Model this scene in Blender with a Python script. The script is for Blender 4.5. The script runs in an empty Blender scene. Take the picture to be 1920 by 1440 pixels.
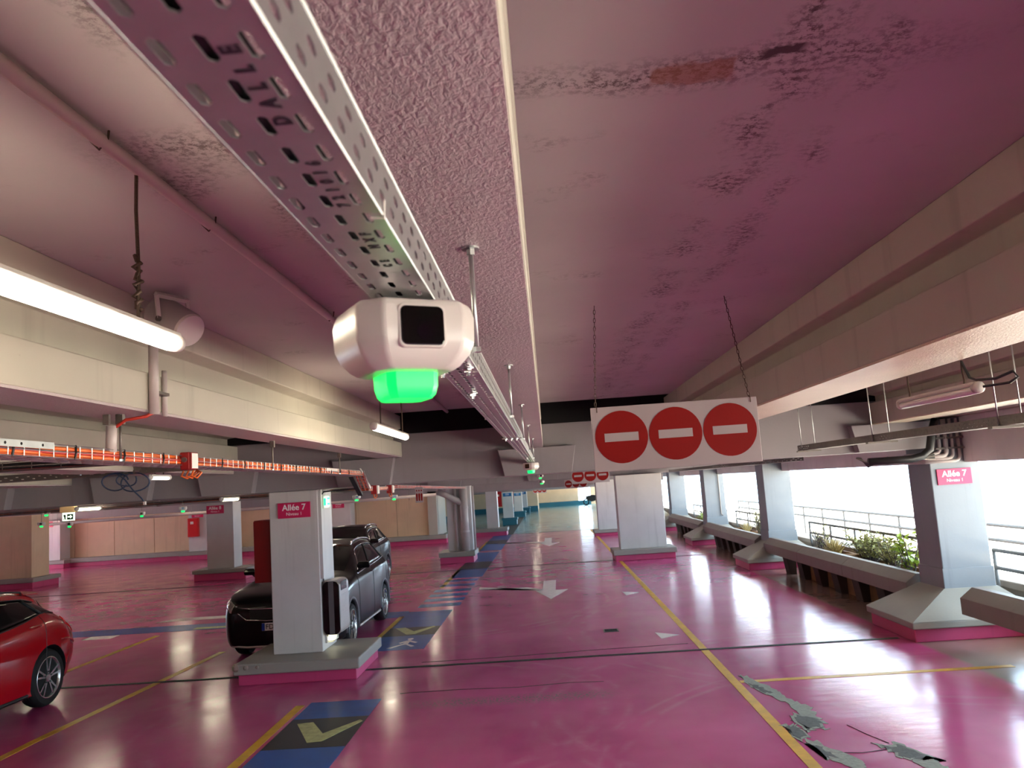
import bpy, bmesh, math, random
from mathutils import Vector, Matrix
random.seed(7)
scene = bpy.context.scene
COL = scene.collection
PI = math.pi

# ------------------------------------------------------------------ camera, sky, sun, exposure
F_PX = 1550.0
CAM_H = 2.35
def _basis():
    fy = Vector((65.0, 185.0, F_PX)).normalized()          # aisle direction in camera space (x right, y down, z forward)
    hx = Vector((1.0, -0.067, 0.0)).normalized()
    n = fy.cross(hx)
    if n.y > 0: n = -n
    z = n.normalized(); x = fy.cross(z)
    return x, fy, z
_X, _Y, _Z = _basis()
def _w(v): return Vector((_X.dot(v), _Y.dot(v), _Z.dot(v)))
_r, _u, _b = _w(Vector((1, 0, 0))), _w(Vector((0, -1, 0))), _w(Vector((0, 0, -1)))
cam_d = bpy.data.cameras.new('camera'); cam = bpy.data.objects.new('camera', cam_d); COL.objects.link(cam)
M4 = Matrix(((_r.x, _u.x, _b.x, 0), (_r.y, _u.y, _b.y, 0), (_r.z, _u.z, _b.z, CAM_H), (0, 0, 0, 1)))
cam.matrix_world = M4
cam_d.sensor_width = 36.0; cam_d.lens = F_PX / 1920 * 36.0
cam_d.clip_start = 0.02; cam_d.clip_end = 500
cam_d.dof.use_dof = True; cam_d.dof.focus_distance = 3.2; cam_d.dof.aperture_fstop = 10.0
scene.camera = cam

world = bpy.data.worlds.new('sky'); scene.world = world; world.use_nodes = True
bg = world.node_tree.nodes['Background']
bg.inputs[0].default_value = (0.60, 0.81, 1.0, 1); bg.inputs[1].default_value = 9.5
sun_d = bpy.data.lights.new('sun', 'SUN'); sun_d.energy = 70.0; sun_d.color = (1.0, 0.90, 0.76); sun_d.angle = 0.01
sun = bpy.data.objects.new('sun', sun_d); COL.objects.link(sun)
sun.rotation_euler = (math.radians(-12), math.radians(-38), 0)   # high, from over the building: only the ground outside is sunlit
scene.view_settings.view_transform = 'Standard'
scene.view_settings.look = 'None'
scene.view_settings.exposure = 0.12
scene.view_settings.gamma = 1.0
scene.view_settings.use_curve_mapping = False
try:
    scene.cycles.max_bounces = 8; scene.cycles.diffuse_bounces = 5; scene.cycles.sample_clamp_indirect = 8.0
    scene.cycles.use_denoising = True
except Exception: pass

# ------------------------------------------------------------------ materials
def lin(r, g, b):
    f = lambda c: (c/255/12.92) if c/255 <= 0.04045 else ((c/255+0.055)/1.055)**2.4
    return (f(r), f(g), f(b), 1)
class NT:
    """tiny node helper"""
    def __init__(s, name):
        s.m = bpy.data.materials.new(name); s.m.use_nodes = True
        s.t = s.m.node_tree; s.b = s.t.nodes['Principled BSDF']
    def n(s, typ, **kw):
        nd = s.t.nodes.new(typ)
        for k, v in kw.items():
            if k.startswith('i_'):
                key = k[2:]; key = int(key) if key.isdigit() else key.replace('_', ' ')
                nd.inputs[key].default_value = v
            else: setattr(nd, k, v)
        return nd
    def l(s, a, b): s.t.links.new(a, b)
    def coord(s):
        return s.n('ShaderNodeNewGeometry').outputs['Position']
    def noise(s, scale, detail=3, rough=.55, vec=None, dist=0.0):
        nd = s.n('ShaderNodeTexNoise'); nd.inputs['Scale'].default_value = scale
        nd.inputs['Detail'].default_value = detail; nd.inputs['Roughness'].default_value = rough; nd.inputs['Distortion'].default_value = dist
        s.l(vec if vec is not None else s.coord(), nd.inputs['Vector']); return nd.outputs['Fac']
    def ramp(s, fac, a, b, va=0.0, vb=1.0):
        nd = s.n('ShaderNodeMapRange'); nd.inputs[1].default_value = a; nd.inputs[2].default_value = b
        nd.inputs[3].default_value = va; nd.inputs[4].default_value = vb; s.l(fac, nd.inputs[0]); return nd.outputs[0]
    def math(s, op, a, b=None, c=None):
        nd = s.n('ShaderNodeMath', operation=op)
        for i, v in enumerate((a, b, c)):
            if v is None: continue
            if isinstance(v, (int, float)): nd.inputs[i].default_value = v
            else: s.l(v, nd.inputs[i])
        return nd.outputs[0]
    def mix(s, fac, a, b):
        nd = s.n('ShaderNodeMix', data_type='RGBA')
        for sock, v in ((nd.inputs[0], fac), (nd.inputs[6], a), (nd.inputs[7], b)):
            if isinstance(v, (int, float, tuple)): sock.default_value = v
            else: s.l(v, sock)
        return nd.outputs[2]
    def scaled(s, v3, vec=None):
        nd = s.n('ShaderNodeVectorMath', operation='MULTIPLY'); s.l(vec if vec is not None else s.coord(), nd.inputs[0]); nd.inputs[1].default_value = v3
        return nd.outputs[0]
    def xyz(s):
        nd = s.n('ShaderNodeSeparateXYZ'); s.l(s.coord(), nd.inputs[0]); return nd.outputs
    def bump(s, h, strength, dist=0.01):
        nd = s.n('ShaderNodeBump'); nd.inputs['Strength'].default_value = strength; nd.inputs['Distance'].default_value = dist
        s.l(h, nd.inputs['Height']); s.l(nd.outputs[0], s.b.inputs['Normal'])
    def set(s, color=None, rough=None, metal=None, spec=None, coat=None):
        for k, v in (('Base Color', color), ('Roughness', rough), ('Metallic', metal), ('Specular IOR Level', spec), ('Coat Weight', coat)):
            if v is None: continue
            if isinstance(v, (int, float, tuple)): s.b.inputs[k].default_value = v
            else: s.l(v, s.b.inputs[k])
        return s.m
def plain(name, col, rough=.5, metal=0.0, var=.12, scale=6.0, bump=0.0, bscale=60.0, coat=None, spec=None):
    n = NT(name)
    f = n.ramp(n.noise(scale), .3, .7)
    dk = tuple(c*(1-var) for c in col[:3])+(1,)
    n.set(n.mix(f, dk, col), rough, metal, spec, coat)
    if bump: n.bump(n.noise(bscale, 2), bump)
    return n.m
def dirty(name, col, rough=.6, spot=lin(70, 60, 52), amt=.5, bump=.15, streak=True, thr=.66, bscale=35):
    """painted concrete: uneven paint, small chips and vertical run marks"""
    n = NT(name)
    c = n.mix(n.ramp(n.noise(1.3, 4), .3, .75), tuple(x*.86 for x in col[:3])+(1,), col)
    chips = n.ramp(n.noise(17, 5, .7), thr, thr+.05)
    patch = n.ramp(n.noise(1.1, 2), .5, .68)
    c = n.mix(n.math('MULTIPLY', n.math('MULTIPLY', chips, patch), amt), c, spot)
    if streak:
        st = n.ramp(n.noise(1.0, 3, .6, n.scaled((6, 6, .35))), .58, .8)
        c = n.mix(n.math('MULTIPLY', st, .22), c, spot)
    n.set(c, rough)
    n.bump(n.noise(bscale, 3), bump, .006)
    return n.m
def emit(name, col, strength):
    n = NT(name); n.set(col, .4)
    n.b.inputs['Emission Color'].default_value = col; n.b.inputs['Emission Strength'].default_value = strength
    return n.m

M = {}
M['white_paint'] = dirty('white_paint', lin(194, 188, 172))
M['shaded_girder_paint'] = dirty('shaded_girder_paint', lin(146, 138, 141))  # beam paint darkened: the girders' local shade is put into the colour
M['lintel_paint'] = dirty('lintel_paint', lin(240, 238, 232), .5, amt=.3)
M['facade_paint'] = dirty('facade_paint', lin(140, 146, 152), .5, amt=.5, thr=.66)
M['pillar_paint'] = dirty('pillar_paint', lin(212, 208, 204), .45, amt=.35, thr=.7)
M['cream_wall'] = dirty('cream_wall', lin(226, 196, 160), .55, amt=.15)
M['panel_joint'] = plain('panel_joint', lin(186, 156, 126), .7)
M['kerb_grey'] = dirty('kerb_grey', lin(156, 154, 146), .5, spot=lin(205, 203, 198), amt=.6, streak=False)
M['kerb_pink'] = dirty('kerb_pink', lin(200, 70, 120), .4, spot=lin(70, 30, 50), amt=.5)
M['kerb_blue'] = dirty('kerb_blue', lin(40, 105, 122), .4, spot=lin(30, 50, 60), amt=.4)
M['bare_concrete'] = dirty('bare_concrete', lin(150, 136, 124), .75, amt=.6, bump=.3)
M['dark_void'] = plain('dark_void', lin(9, 8, 9), .9)  # near-black for seals and holes, and for painted shade in the ceiling joints
M['galv'] = plain('galv', lin(190, 192, 190), .36, .85, .12, 25)
M['galv_dull'] = plain('galv_dull', lin(120, 112, 106), .5, .6, .2, 25)
M['zinc_bolt'] = plain('zinc_bolt', lin(225, 228, 230), .2, 1.0, .05)
M['print_black'] = plain('print_black', lin(40, 30, 42), .6)
M['rust_chain'] = plain('rust_chain', lin(96, 78, 66), .5, .6, .5, 200)
M['white_plastic'] = plain('white_plastic', lin(212, 204, 198), .3, 0, .04)
M['grey_plastic'] = plain('grey_plastic', lin(168, 158, 156), .4, 0, .06)
M['black_gloss'] = plain('black_gloss', lin(8, 8, 10), .06, 0, .02)
M['lens_glass'] = plain('lens_glass', lin(14, 6, 16), .08, 0, .02)
M['black_rubber'] = plain('black_rubber', lin(22, 22, 22), .75, 0, .2, 40)
M['black_cable'] = plain('black_cable', lin(24, 24, 28), .45)
M['orange_cable'] = plain('orange_cable', lin(236, 112, 44), .4, 0, .18, 9)
M['red_cable'] = plain('red_cable', lin(190, 52, 34), .4, 0, .2, 9)
M['blue_cable'] = plain('blue_cable', lin(40, 60, 92), .4)
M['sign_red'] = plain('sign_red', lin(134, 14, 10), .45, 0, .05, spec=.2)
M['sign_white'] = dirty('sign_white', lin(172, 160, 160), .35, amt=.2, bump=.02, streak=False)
M['sign_pink'] = plain('sign_pink', lin(206, 26, 88), .4, 0, .05)
M['sign_blue'] = plain('sign_blue', lin(24, 110, 168), .4, 0, .05)
M['text_white'] = plain('text_white', lin(244, 240, 240), .45, 0, .02)
M['cabinet_red'] = plain('cabinet_red', lin(118, 2, 6), .35, 0, .06)
M['fire_red'] = plain('fire_red', lin(214, 22, 30), .35, 0, .06)
M['box_red'] = plain('box_red', lin(156, 26, 26), .45, 0, .1)
M['label_paper'] = plain('label_paper', lin(226, 220, 212), .6, 0, .05)
M['green_led'] = emit('green_led', (0.0, 1.0, 0.10, 1), 1.5)
M['green_led_far'] = emit('green_led_far', (0.0, 1.0, 0.14, 1), 1.6)
M['exit_green'] = emit('exit_green', (0.02, 0.8, 0.22, 1), 2.2)
M['exit_lit'] = emit('exit_lit', (0.85, 1.0, 0.78, 1), 1.3)
M['lamp_lit'] = emit('lamp_lit', (1.0, 0.89, 0.67, 1), 50.0)
M['lamp_lit_small'] = emit('lamp_lit_small', (1.0, 0.93, 0.6, 1), 8.0)
M['lamp_off'] = plain('lamp_off', lin(214, 206, 206), .25, 0, .05)
M['lamp_body'] = plain('lamp_body', lin(196, 190, 184), .4, 0, .1)
M['yellow_line'] = plain('yellow_line', lin(230, 178, 44), .35, 0, .3, 5, spec=.2)
M['blue_line'] = plain('blue_line', lin(38, 90, 168), .3, 0, .25, 3, spec=.2)
M['dark_line'] = plain('dark_line', lin(52, 52, 50), .35, 0, .25, 3, spec=.2)
M['olive_line'] = plain('olive_line', lin(198, 204, 140), .4, 0, .35, 12, spec=.2)
M['white_line'] = plain('white_line', lin(244, 236, 232), .4, 0, .15, 8, spec=.2)
M['joint'] = plain('joint', lin(66, 60, 62), .55, 0, .3, 5)
M['wood'] = plain('wood', lin(150, 108, 66), .6, 0, .4, 9, .1)
M['foot_brown'] = plain('foot_brown', lin(58, 44, 42), .7)
M['rail_paint'] = dirty('rail_paint', lin(134, 124, 118), .5, amt=.3)
M['railing_steel'] = plain('railing_steel', lin(112, 110, 108), .55, .1, .2, 30)
M['soil'] = plain('soil', lin(70, 54, 42), .9)
M['straw'] = plain('straw', lin(206, 186, 126), .7, 0, .4, 40)
M['twig'] = plain('twig', lin(96, 84, 82), .7, 0, .3, 30)
M['olive_leaf'] = plain('olive_leaf', lin(176, 178, 112), .6, 0, .4, 30)
M['leaf'] = plain('leaf', lin(168, 190, 66), .45, 0, .3, 25)
M['outside_ground'] = plain('outside_ground', lin(224, 214, 198), .8, 0, .06)
M['chrome'] = plain('chrome', lin(225, 225, 228), .12, 1.0, .02)
M['rim_alloy'] = plain('rim_alloy', lin(198, 196, 192), .25, .9, .06)
M['red_car_paint'] = plain('red_car_paint', lin(172, 2, 16), .25, 0, .02, 2, coat=1.0)
M['dark_car_paint'] = plain('dark_car_paint', lin(9, 7, 8), .3, 0, .02, 2, coat=.38, spec=.15)
M['green_black_paint'] = plain('green_black_paint', lin(8, 10, 10), .3, 0, .02, 2, coat=.38, spec=.15)
M['car_glass'] = plain('car_glass', lin(6, 7, 7), .04, 0, .02, spec=.45)
M['trim_black'] = plain('trim_black', lin(16, 16, 16), .5)
M['tail_red'] = plain('tail_red', lin(190, 8, 22), .12, 0, .05, coat=1.0)
M['headlight'] = plain('headlight', lin(188, 186, 176), .12, .6, .4, 40, coat=1.0)
M['plate_blue'] = plain('plate_blue', lin(20, 60, 170), .4)
M['dark_cladding'] = plain('dark_cladding', lin(34, 34, 36), .55)
M['charger_silver'] = plain('charger_silver', lin(196, 188, 184), .35, .4, .05)
M['stripe_grey'] = plain('stripe_grey', lin(92, 90, 94), .4)
M['pipe_paint'] = plain('pipe_paint', lin(196, 184, 180), .4, 0, .1)
M['cream_box'] = plain('cream_box', lin(222, 190, 138), .6)

def floor_material():
    n = NT('floor_epoxy')
    x, y, z = n.xyz()
    base = n.mix(n.ramp(n.noise(.7, 3), .3, .7), lin(176, 66, 122), lin(204, 90, 146))
    # worn dull film, in long streaks along the driving direction
    film = n.ramp(n.noise(1.0, 4, .6, n.scaled((1.6, .45, 1))), .45, .75)
    base = n.mix(n.math('MULTIPLY', film, .42), base, lin(184, 118, 138))
    # faint light rubber-wash arcs left by turning tyres
    arcs = None
    for cx, cy, r, w in ((-1.9, 9.2, 2.35, .10), (-1.9, 9.2, 2.6, .06), (2.9, 9.0, 3.0, .09), (2.9, 9.0, 3.22, .06), (-2.6, 17, 3.4, .1), (-2.6, 17, 3.65, .06),
                         (4.2, 6.6, 3.8, .06), (4.2, 6.6, 3.98, .05), (5.6, 13.5, 5.2, .08), (5.6, 13.5, 5.45, .05), (-5, 24, 5.6, .1), (-7, 12, 3.0, .1)):
        d = n.math('SQRT', n.math('ADD', n.math('POWER', n.math('SUBTRACT', x, cx), 2), n.math('POWER', n.math('SUBTRACT', y, cy), 2)))
        a = n.math('SUBTRACT', 1.0, n.math('DIVIDE', n.math('ABSOLUTE', n.math('SUBTRACT', d, r)), w)); a = n.math('MAXIMUM', a, 0.0)
        arcs = a if arcs is None else n.math('MAXIMUM', arcs, a)
    arcs = n.math('MULTIPLY', arcs, n.ramp(n.noise(2.2, 4), .42, .62))
    base = n.mix(n.math('MULTIPLY', arcs, .34), base, lin(200, 140, 164))
    # grey wear: the long scuffed band across the aisle and speckle elsewhere
    band = n.math('MULTIPLY', n.ramp(n.math('ABSOLUTE', n.math('SUBTRACT', y, 9.5)), .06, .26, 1, 0), n.math('MULTIPLY', n.ramp(x, -1.9, -1.2), n.ramp(x, .3, .7, 1, 0)))
    wear = n.math('MULTIPLY', band, n.ramp(n.noise(30, 5, .75), .47, .56))
    corner = n.math('MULTIPLY', n.ramp(n.noise(26, 5, .7), .62, .68), n.ramp(n.noise(1.7, 2), .66, .74))
    base = n.mix(n.math('MAXIMUM', wear, n.math('MULTIPLY', corner, .5)), base, lin(122, 112, 116))
    # blue zone beyond the expansion joint, dusty concrete colour under the guard rail
    base = n.mix(n.ramp(y, 40.3, 40.34), base, n.mix(n.ramp(n.noise(.5, 3), .35, .65), lin(58, 126, 146), lin(104, 166, 176)))
    edge = n.ramp(n.math('ADD', x, n.math('MULTIPLY', n.noise(2.5, 3), .12)), 4.62, 4.72)
    base = n.mix(edge, base, lin(146, 118, 108))
    n.set(base, n.ramp(n.noise(1.5, 3), .3, .7, .13, .22), 0, .34)
    h1 = n.noise(1.0, 2, .5, n.scaled((2.2, 5.5, 1)))
    h2 = n.noise(9, 2, .5)
    n.bump(n.math('ADD', h1, n.math('MULTIPLY', h2, .25)), .25, .006)
    return n.m
M['floor'] = floor_material()

def ceiling_material():
    n = NT('ceiling_paint')
    x, y, z = n.xyz()
    base = n.mix(n.ramp(n.noise(.8, 3), .3, .7), lin(172, 163, 165), lin(190, 181, 182))
    warp = n.math('MULTIPLY', n.math('SUBTRACT', n.noise(2.5, 3), .5), .28)
    xx = n.math('ADD', x, warp); yy = n.math('ADD', y, warp)
    fine = n.ramp(n.noise(42, 5, .75), .46, .58)
    def stripe(v, c, w): return n.ramp(n.math('ABSOLUTE', n.math('SUBTRACT', v, c)), 0, w, 1, 0)
    blot = n.ramp(n.noise(1.0, 3, .6, n.scaled((4.5, 3.2, 1))), .44, .58)
    lines = n.math('MAXIMUM', n.math('MAXIMUM', stripe(xx, .74, .14), n.math('MULTIPLY', stripe(xx, .97, .09), .8)), stripe(xx, -.85, .1))
    lines = n.math('MULTIPLY', lines, blot)
    band = n.math('MULTIPLY', stripe(yy, 2.07, .13), n.ramp(n.math('ABSOLUTE', n.math('SUBTRACT', x, .5)), .3, .75, 1, 0))
    band = n.math('MAXIMUM', band, n.math('MULTIPLY', stripe(yy, 2.3, .2), n.ramp(n.math('ABSOLUTE', n.math('SUBTRACT', x, -.95)), .1, .4, .8, 0)))
    scat = n.math('MULTIPLY', n.ramp(n.noise(2.3, 3), .6, .72), .6)
    mould = n.math('MULTIPLY', n.math('MAXIMUM', n.math('MAXIMUM', lines, band), scat), fine)
    base = n.mix(n.math('MULTIPLY', mould, .95), base, lin(62, 38, 34))
    # bare brown patch and spalled hole on the transverse crack
    yy2 = n.math('ADD', yy, n.math('MULTIPLY', n.math('SUBTRACT', n.noise(14, 4), .5), .12))
    rust = n.math('MULTIPLY', stripe(yy2, 2.07, .06), n.ramp(n.math('ABSOLUTE', n.math('SUBTRACT', xx, .44)), .10, .13, 1, 0))
    base = n.mix(n.math('MULTIPLY', n.math('MINIMUM', n.math('MULTIPLY', rust, 3.0), 1.0), .7), base, lin(148, 98, 74))
    hole = n.math('MULTIPLY', n.ramp(n.math('ABSOLUTE', n.math('SUBTRACT', yy2, 2.06)), .022, .034, 1, 0), n.ramp(n.math('ABSOLUTE', n.math('SUBTRACT', xx, .72)), .05, .075, 1, 0))
    base = n.mix(hole, base, lin(60, 42, 40))
    n.set(base, .55)
    n.bump(n.math('ADD', n.noise(12, 3), n.math('MULTIPLY', mould, 1.2)), .12, .008)
    return n.m
M['ceiling'] = ceiling_material()
def soffit_material(name, col, strength):
    n = NT(name)
    v = n.scaled((95, 60, 95))
    nz = n.noise(1.0, 3, .6, v, .5)
    n.set(n.mix(n.ramp(n.noise(2, 3), .3, .7), tuple(c*.9 for c in col[:3])+(1,), col), .38)
    n.bump(nz, strength, .012)
    return n.m
M['rough_soffit'] = soffit_material('rough_soffit', lin(190, 176, 176), .34)
M['warm_lit_soffit'] = soffit_material('warm_lit_soffit', lin(226, 210, 182), .5)  # lighter soffit copy, warm bounce from outside put into its colour

# ------------------------------------------------------------------ mesh helpers
class MB:
    def __init__(s): s.v = []; s.f = []
    def add(s, vs, fs):
        o = len(s.v); s.v += [tuple(p) for p in vs]; s.f += [tuple(i+o for i in f) for f in fs]; return s
    def box(s, x0, x1, y0, y1, z0, z1):
        return s.add([(x0,y0,z0),(x1,y0,z0),(x1,y1,z0),(x0,y1,z0),(x0,y0,z1),(x1,y0,z1),(x1,y1,z1),(x0,y1,z1)],
                     [(3,2,1,0),(4,5,6,7),(0,1,5,4),(1,2,6,5),(2,3,7,6),(3,0,4,7)])
    def cbox(s, c, d): return s.box(c[0]-d[0]/2, c[0]+d[0]/2, c[1]-d[1]/2, c[1]+d[1]/2, c[2]-d[2]/2, c[2]+d[2]/2)
    def prism(s, poly, axis, a, b):
        """poly: 2D points; axis 'x','y','z' is the extrusion axis from a to b"""
        def p3(p, t): return {'x': (t, p[0], p[1]), 'y': (p[0], t, p[1]), 'z': (p[0], p[1], t)}[axis]
        n = len(poly); vs = [p3(p, a) for p in poly]+[p3(p, b) for p in poly]
        fs = [tuple(range(n)), tuple(range(2*n-1, n-1, -1))]+[(i, i+n, (i+1) % n+n, (i+1) % n) for i in range(n)]
        return s.add(vs, fs)
    def tube(s, pts, r, n=8, closed=False):
        pts = [Vector(p) for p in pts]; m = len(pts); rings = []
        up = Vector((0, 0, 1)); prev = None
        for i, p in enumerate(pts):
            a = pts[(i-1) % m] if (closed or i > 0) else p; b = pts[(i+1) % m] if (closed or i < m-1) else p
            t = (b-a).normalized()
            if prev is None:
                q = up if abs(t.z) < .9 else Vector((1, 0, 0)); u = t.cross(q).normalized()
            else:
                u = (prev - t*prev.dot(t)).normalized()
            prev = u; w = t.cross(u)
            rr = r[i] if isinstance(r, (list, tuple)) else r
            rings.append([p+u*(rr*math.cos(2*PI*k/n))+w*(rr*math.sin(2*PI*k/n)) for k in range(n)])
        vs = [q for rg in rings for q in rg]; fs = []
        for i in range(m if closed else m-1):
            j = (i+1) % m
            for k in range(n): fs.append((i*n+k, i*n+(k+1) % n, j*n+(k+1) % n, j*n+k))
        if not closed: fs += [tuple(range(n-1, -1, -1)), tuple(range((m-1)*n, m*n))]
        return s.add(vs, fs)
    def cyl(s, p, q, r, n=12): return s.tube([p, q], r, n)
    def loft(s, rings, cap=True):
        n = len(rings[0]); m = len(rings); vs = [p for r in rings for p in r]; fs = []
        for i in range(m-1):
            for k in range(n): fs.append((i*n+k, i*n+(k+1) % n, (i+1)*n+(k+1) % n, (i+1)*n+k))
        if cap: fs += [tuple(range(n-1, -1, -1)), tuple(range((m-1)*n, m*n))]
        return s.add(vs, fs)
    def grid(s, rows):
        n = len(rows[0]); m = len(rows); vs = [p for r in rows for p in r]
        return s.add(vs, [(i*n+k, i*n+k+1, (i+1)*n+k+1, (i+1)*n+k) for i in range(m-1) for k in range(n-1)])
    def sphere(s, c, r, n=10, m=6):
        c = Vector(c); rings = []
        for i in range(1, m):
            a = PI*i/m; rings.append([c+Vector((r*math.sin(a)*math.cos(2*PI*k/n), r*math.sin(a)*math.sin(2*PI*k/n), r*math.cos(a))) for k in range(n)])
        return s.loft(rings)
    def xf(s, mat): s.v = [tuple(mat @ Vector(p)) for p in s.v]; return s
    def mesh(s, name):
        me = bpy.data.meshes.new(name); me.from_pydata(s.v, [], s.f); me.update()
        bm = bmesh.new(); bm.from_mesh(me); bmesh.ops.recalc_face_normals(bm, faces=bm.faces); bm.to_mesh(me); bm.free(); return me

def link(name, data, parent=None, loc=(0, 0, 0), rot=(0, 0, 0)):
    o = bpy.data.objects.new(name, data); COL.objects.link(o)
    if parent is not None: o.parent = parent
    o.location = loc; o.rotation_euler = rot; return o
def obj(name, mb, mat, parent=None, smooth=False, bevel=0.0, loc=(0, 0, 0), rot=(0, 0, 0), kind=None, label=None):
    me = mb.mesh(name) if isinstance(mb, MB) else mb
    if mat is not None:
        me.materials.clear(); me.materials.append(M[mat] if isinstance(mat, str) else mat)
    if smooth:
        try: me.shade_smooth()
        except Exception: me.polygons.foreach_set('use_smooth', [True]*len(me.polygons))
    o = link(name, me, parent, loc, rot)
    if bevel:
        b = o.modifiers.new('bevel', 'BEVEL'); b.width = bevel; b.segments = 2; b.limit_method = 'ANGLE'; b.angle_limit = math.radians(40)
    if kind: o['kind'] = kind
    if label: o['label'] = label
    return o
def smooth_angle(o, deg=35):
    me = o.data
    me.polygons.foreach_set('use_smooth', [True]*len(me.polygons))
    try: me.set_sharp_from_angle(angle=math.radians(deg))
    except Exception: pass
    return o
def tag(o, label, cat, group=None):
    o['label'] = label; o['category'] = cat
    if group: o['group'] = group
    return o
def thing(name, label, cat, loc=(0, 0, 0), rz=0.0, group=None):
    o = link(name, None, None, loc, (0, 0, rz)); o.empty_display_size = .1
    return tag(o, label, cat, group)
def struct(o): o['kind'] = 'structure'; return o
def dup(root, loc, rz, label, group=None):
    def cp(o, par):
        c = o.copy(); COL.objects.link(c)
        if par is not None: c.parent = par
        for ch in list(o.children): cp(ch, c)
        return c
    r = cp(root, None); r.location = loc; r.rotation_euler = (0, 0, rz); r['label'] = label
    if group: r['group'] = group
    return r
def text(name, body, size, mat, parent, loc, rot=(PI/2, 0, 0), bold=0.0, space=1.0, align='CENTER', extrude=.001):
    c = bpy.data.curves.new(name, 'FONT'); c.body = body; c.size = size; c.align_x = align; c.align_y = 'CENTER'
    c.offset = bold; c.space_character = space; c.extrude = extrude; c.resolution_u = 3
    tmp = bpy.data.objects.new('tmp', c); COL.objects.link(tmp); bpy.context.view_layer.update()
    me = bpy.data.meshes.new_from_object(tmp.evaluated_get(bpy.context.evaluated_depsgraph_get())); bpy.data.objects.remove(tmp); bpy.data.curves.remove(c)
    me.materials.clear(); me.materials.append(M[mat]); me.name = name
    o = link(name, me, parent, loc, rot); o['kind'] = 'stuff'; return o
def arc(c, r, a0, a1, n, plane='xz'):
    out = []
    for i in range(n+1):
        a = a0+(a1-a0)*i/n; u, v = r*math.cos(a), r*math.sin(a)
        out.append({'xz': (c[0]+u, c[1], c[2]+v), 'xy': (c[0]+u, c[1]+v, c[2]), 'yz': (c[0], c[1]+u, c[2]+v)}[plane])
    return out
def rrect(w, h, r, n=5):
    pts = []
    for cx, cy, a in ((w/2-r, h/2-r, 0), (-w/2+r, h/2-r, PI/2), (-w/2+r, -h/2+r, PI), (w/2-r, -h/2+r, 1.5*PI)):
        for i in range(n+1):
            t = a+PI/2*i/n; pts.append((cx+r*math.cos(t), cy+r*math.sin(t)))
    return pts
def disc_pts(r, n=40): return [(r*math.cos(2*PI*i/n), r*math.sin(2*PI*i/n)) for i in range(n)]
# ------------------------------------------------------------------ the setting
XL, XR, YB, YF = -27.0, 6.6, -13.0, 82.0
floor = struct(obj('floor', MB().box(XL, XR, YB, YF, -.25, 0), 'floor'))
struct(obj('outside_ground', MB().box(-90, 120, -70, 150, -4.2, -4.0), 'outside_ground'))
# ceiling: one slab per bay, near-black plates paint the shade of the open joints
ceiling = struct(obj('ceiling', MB().box(XL, 5.19, YB, 10.9, 3.4, 3.62), 'ceiling'))
obj('slab', MB().box(5.19, 5.66, YB, YF, 2.88, 3.62), 'white_paint', ceiling)
obj('slab', MB().box(XL, 5.19, 12.6, 24.6, 3.3, 3.62), 'ceiling', ceiling)
obj('slab', MB().box(XL, 5.19, 26.4, 37.2, 3.2, 3.62), 'ceiling', ceiling)
obj('slab', MB().box(XL, 5.19, 38.4, YF, 2.75, 3.62), 'ceiling', ceiling)
obj('joint_shade', MB().box(XL, 5.19, 11.36, 11.4, 3.15, 3.62), 'dark_void', ceiling, label='black plate painted as the shade at the back of the open joint')
for y0, y1 in ((10.9, 12.6), (24.6, 26.4), (37.2, 38.4)):
    obj('joint_shade', MB().box(XL, 5.66, y0, y1, 3.62, 3.7), 'dark_void', ceiling, label='black plate painted as the shade of the open joint above the girder')
# concrete I-beams along the aisle
def beam(xa, xb, zb, zf, zh, y0, y1, rec, soffit, web='white_paint'):
    p = [(xa, zb), (xb, zb), (xb, zf), (xb-rec, zf+.02), (xb-rec, zh-.02), (xb, zh), (xb, 3.4), (xa, 3.4), (xa, zh), (xa+rec, zh-.02), (xa+rec, zf+.02), (xa, zf)]
    o = struct(obj('ceiling_beam', MB().prism(p, 'y', y0, y1), web, bevel=.006))
    obj('soffit', MB().box(xa+.004, xb-.004, y0, y1-.003, zb-.012, zb), soffit, o)
    return o
beam(-2.27, -1.96, 2.842, 3.03, 3.22, -2, 11.35, .11, 'rough_soffit')
beam(-.365, -.013, 2.842, 2.95, 3.22, -2, 11.35, .07, 'rough_soffit')
beam(1.68, 2.15, 2.842, 3.06, 3.22, -2, 11.35, .10, 'warm_lit_soffit')
beam(4.42, 4.85, 2.842, 3.12, 3.24, -2, 11.35, .10, 'warm_lit_soffit')
for xa in (-4.75, -7.1, -9.4, -11.7, -14.0, -16.3):
    beam(xa, xa+.5, 2.76, 3.13, 3.26, -2, 11.35, .14, 'rough_soffit')
# girders across the aisle, with tapered corbel blocks under each beam
def girder(y0, y1, zb, zt, x0, x1, blocks=(), prot=.16, zc=.36):
    g = struct(obj('ceiling_girder', MB().box(x0, x1, y0, y1, zb, zt), 'shaded_girder_paint', bevel=.008))
    for a, b in blocks:
        obj('corbel', MB().prism([(a, zb+zc), (b, zb+zc), (b-.07, zb), (a+.07, zb)], 'y', y0-prot, y0+.01), 'shaded_girder_paint', g, bevel=.006)
    return g
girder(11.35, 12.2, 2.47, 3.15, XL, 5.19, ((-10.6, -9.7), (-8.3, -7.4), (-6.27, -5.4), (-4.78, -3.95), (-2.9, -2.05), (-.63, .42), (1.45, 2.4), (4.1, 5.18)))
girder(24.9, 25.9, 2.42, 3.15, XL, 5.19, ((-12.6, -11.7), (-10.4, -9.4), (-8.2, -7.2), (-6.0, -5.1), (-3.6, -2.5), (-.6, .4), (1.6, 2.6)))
girder(37.3, 38.3, 2.12, 3.15, XL, 5.19)
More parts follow.
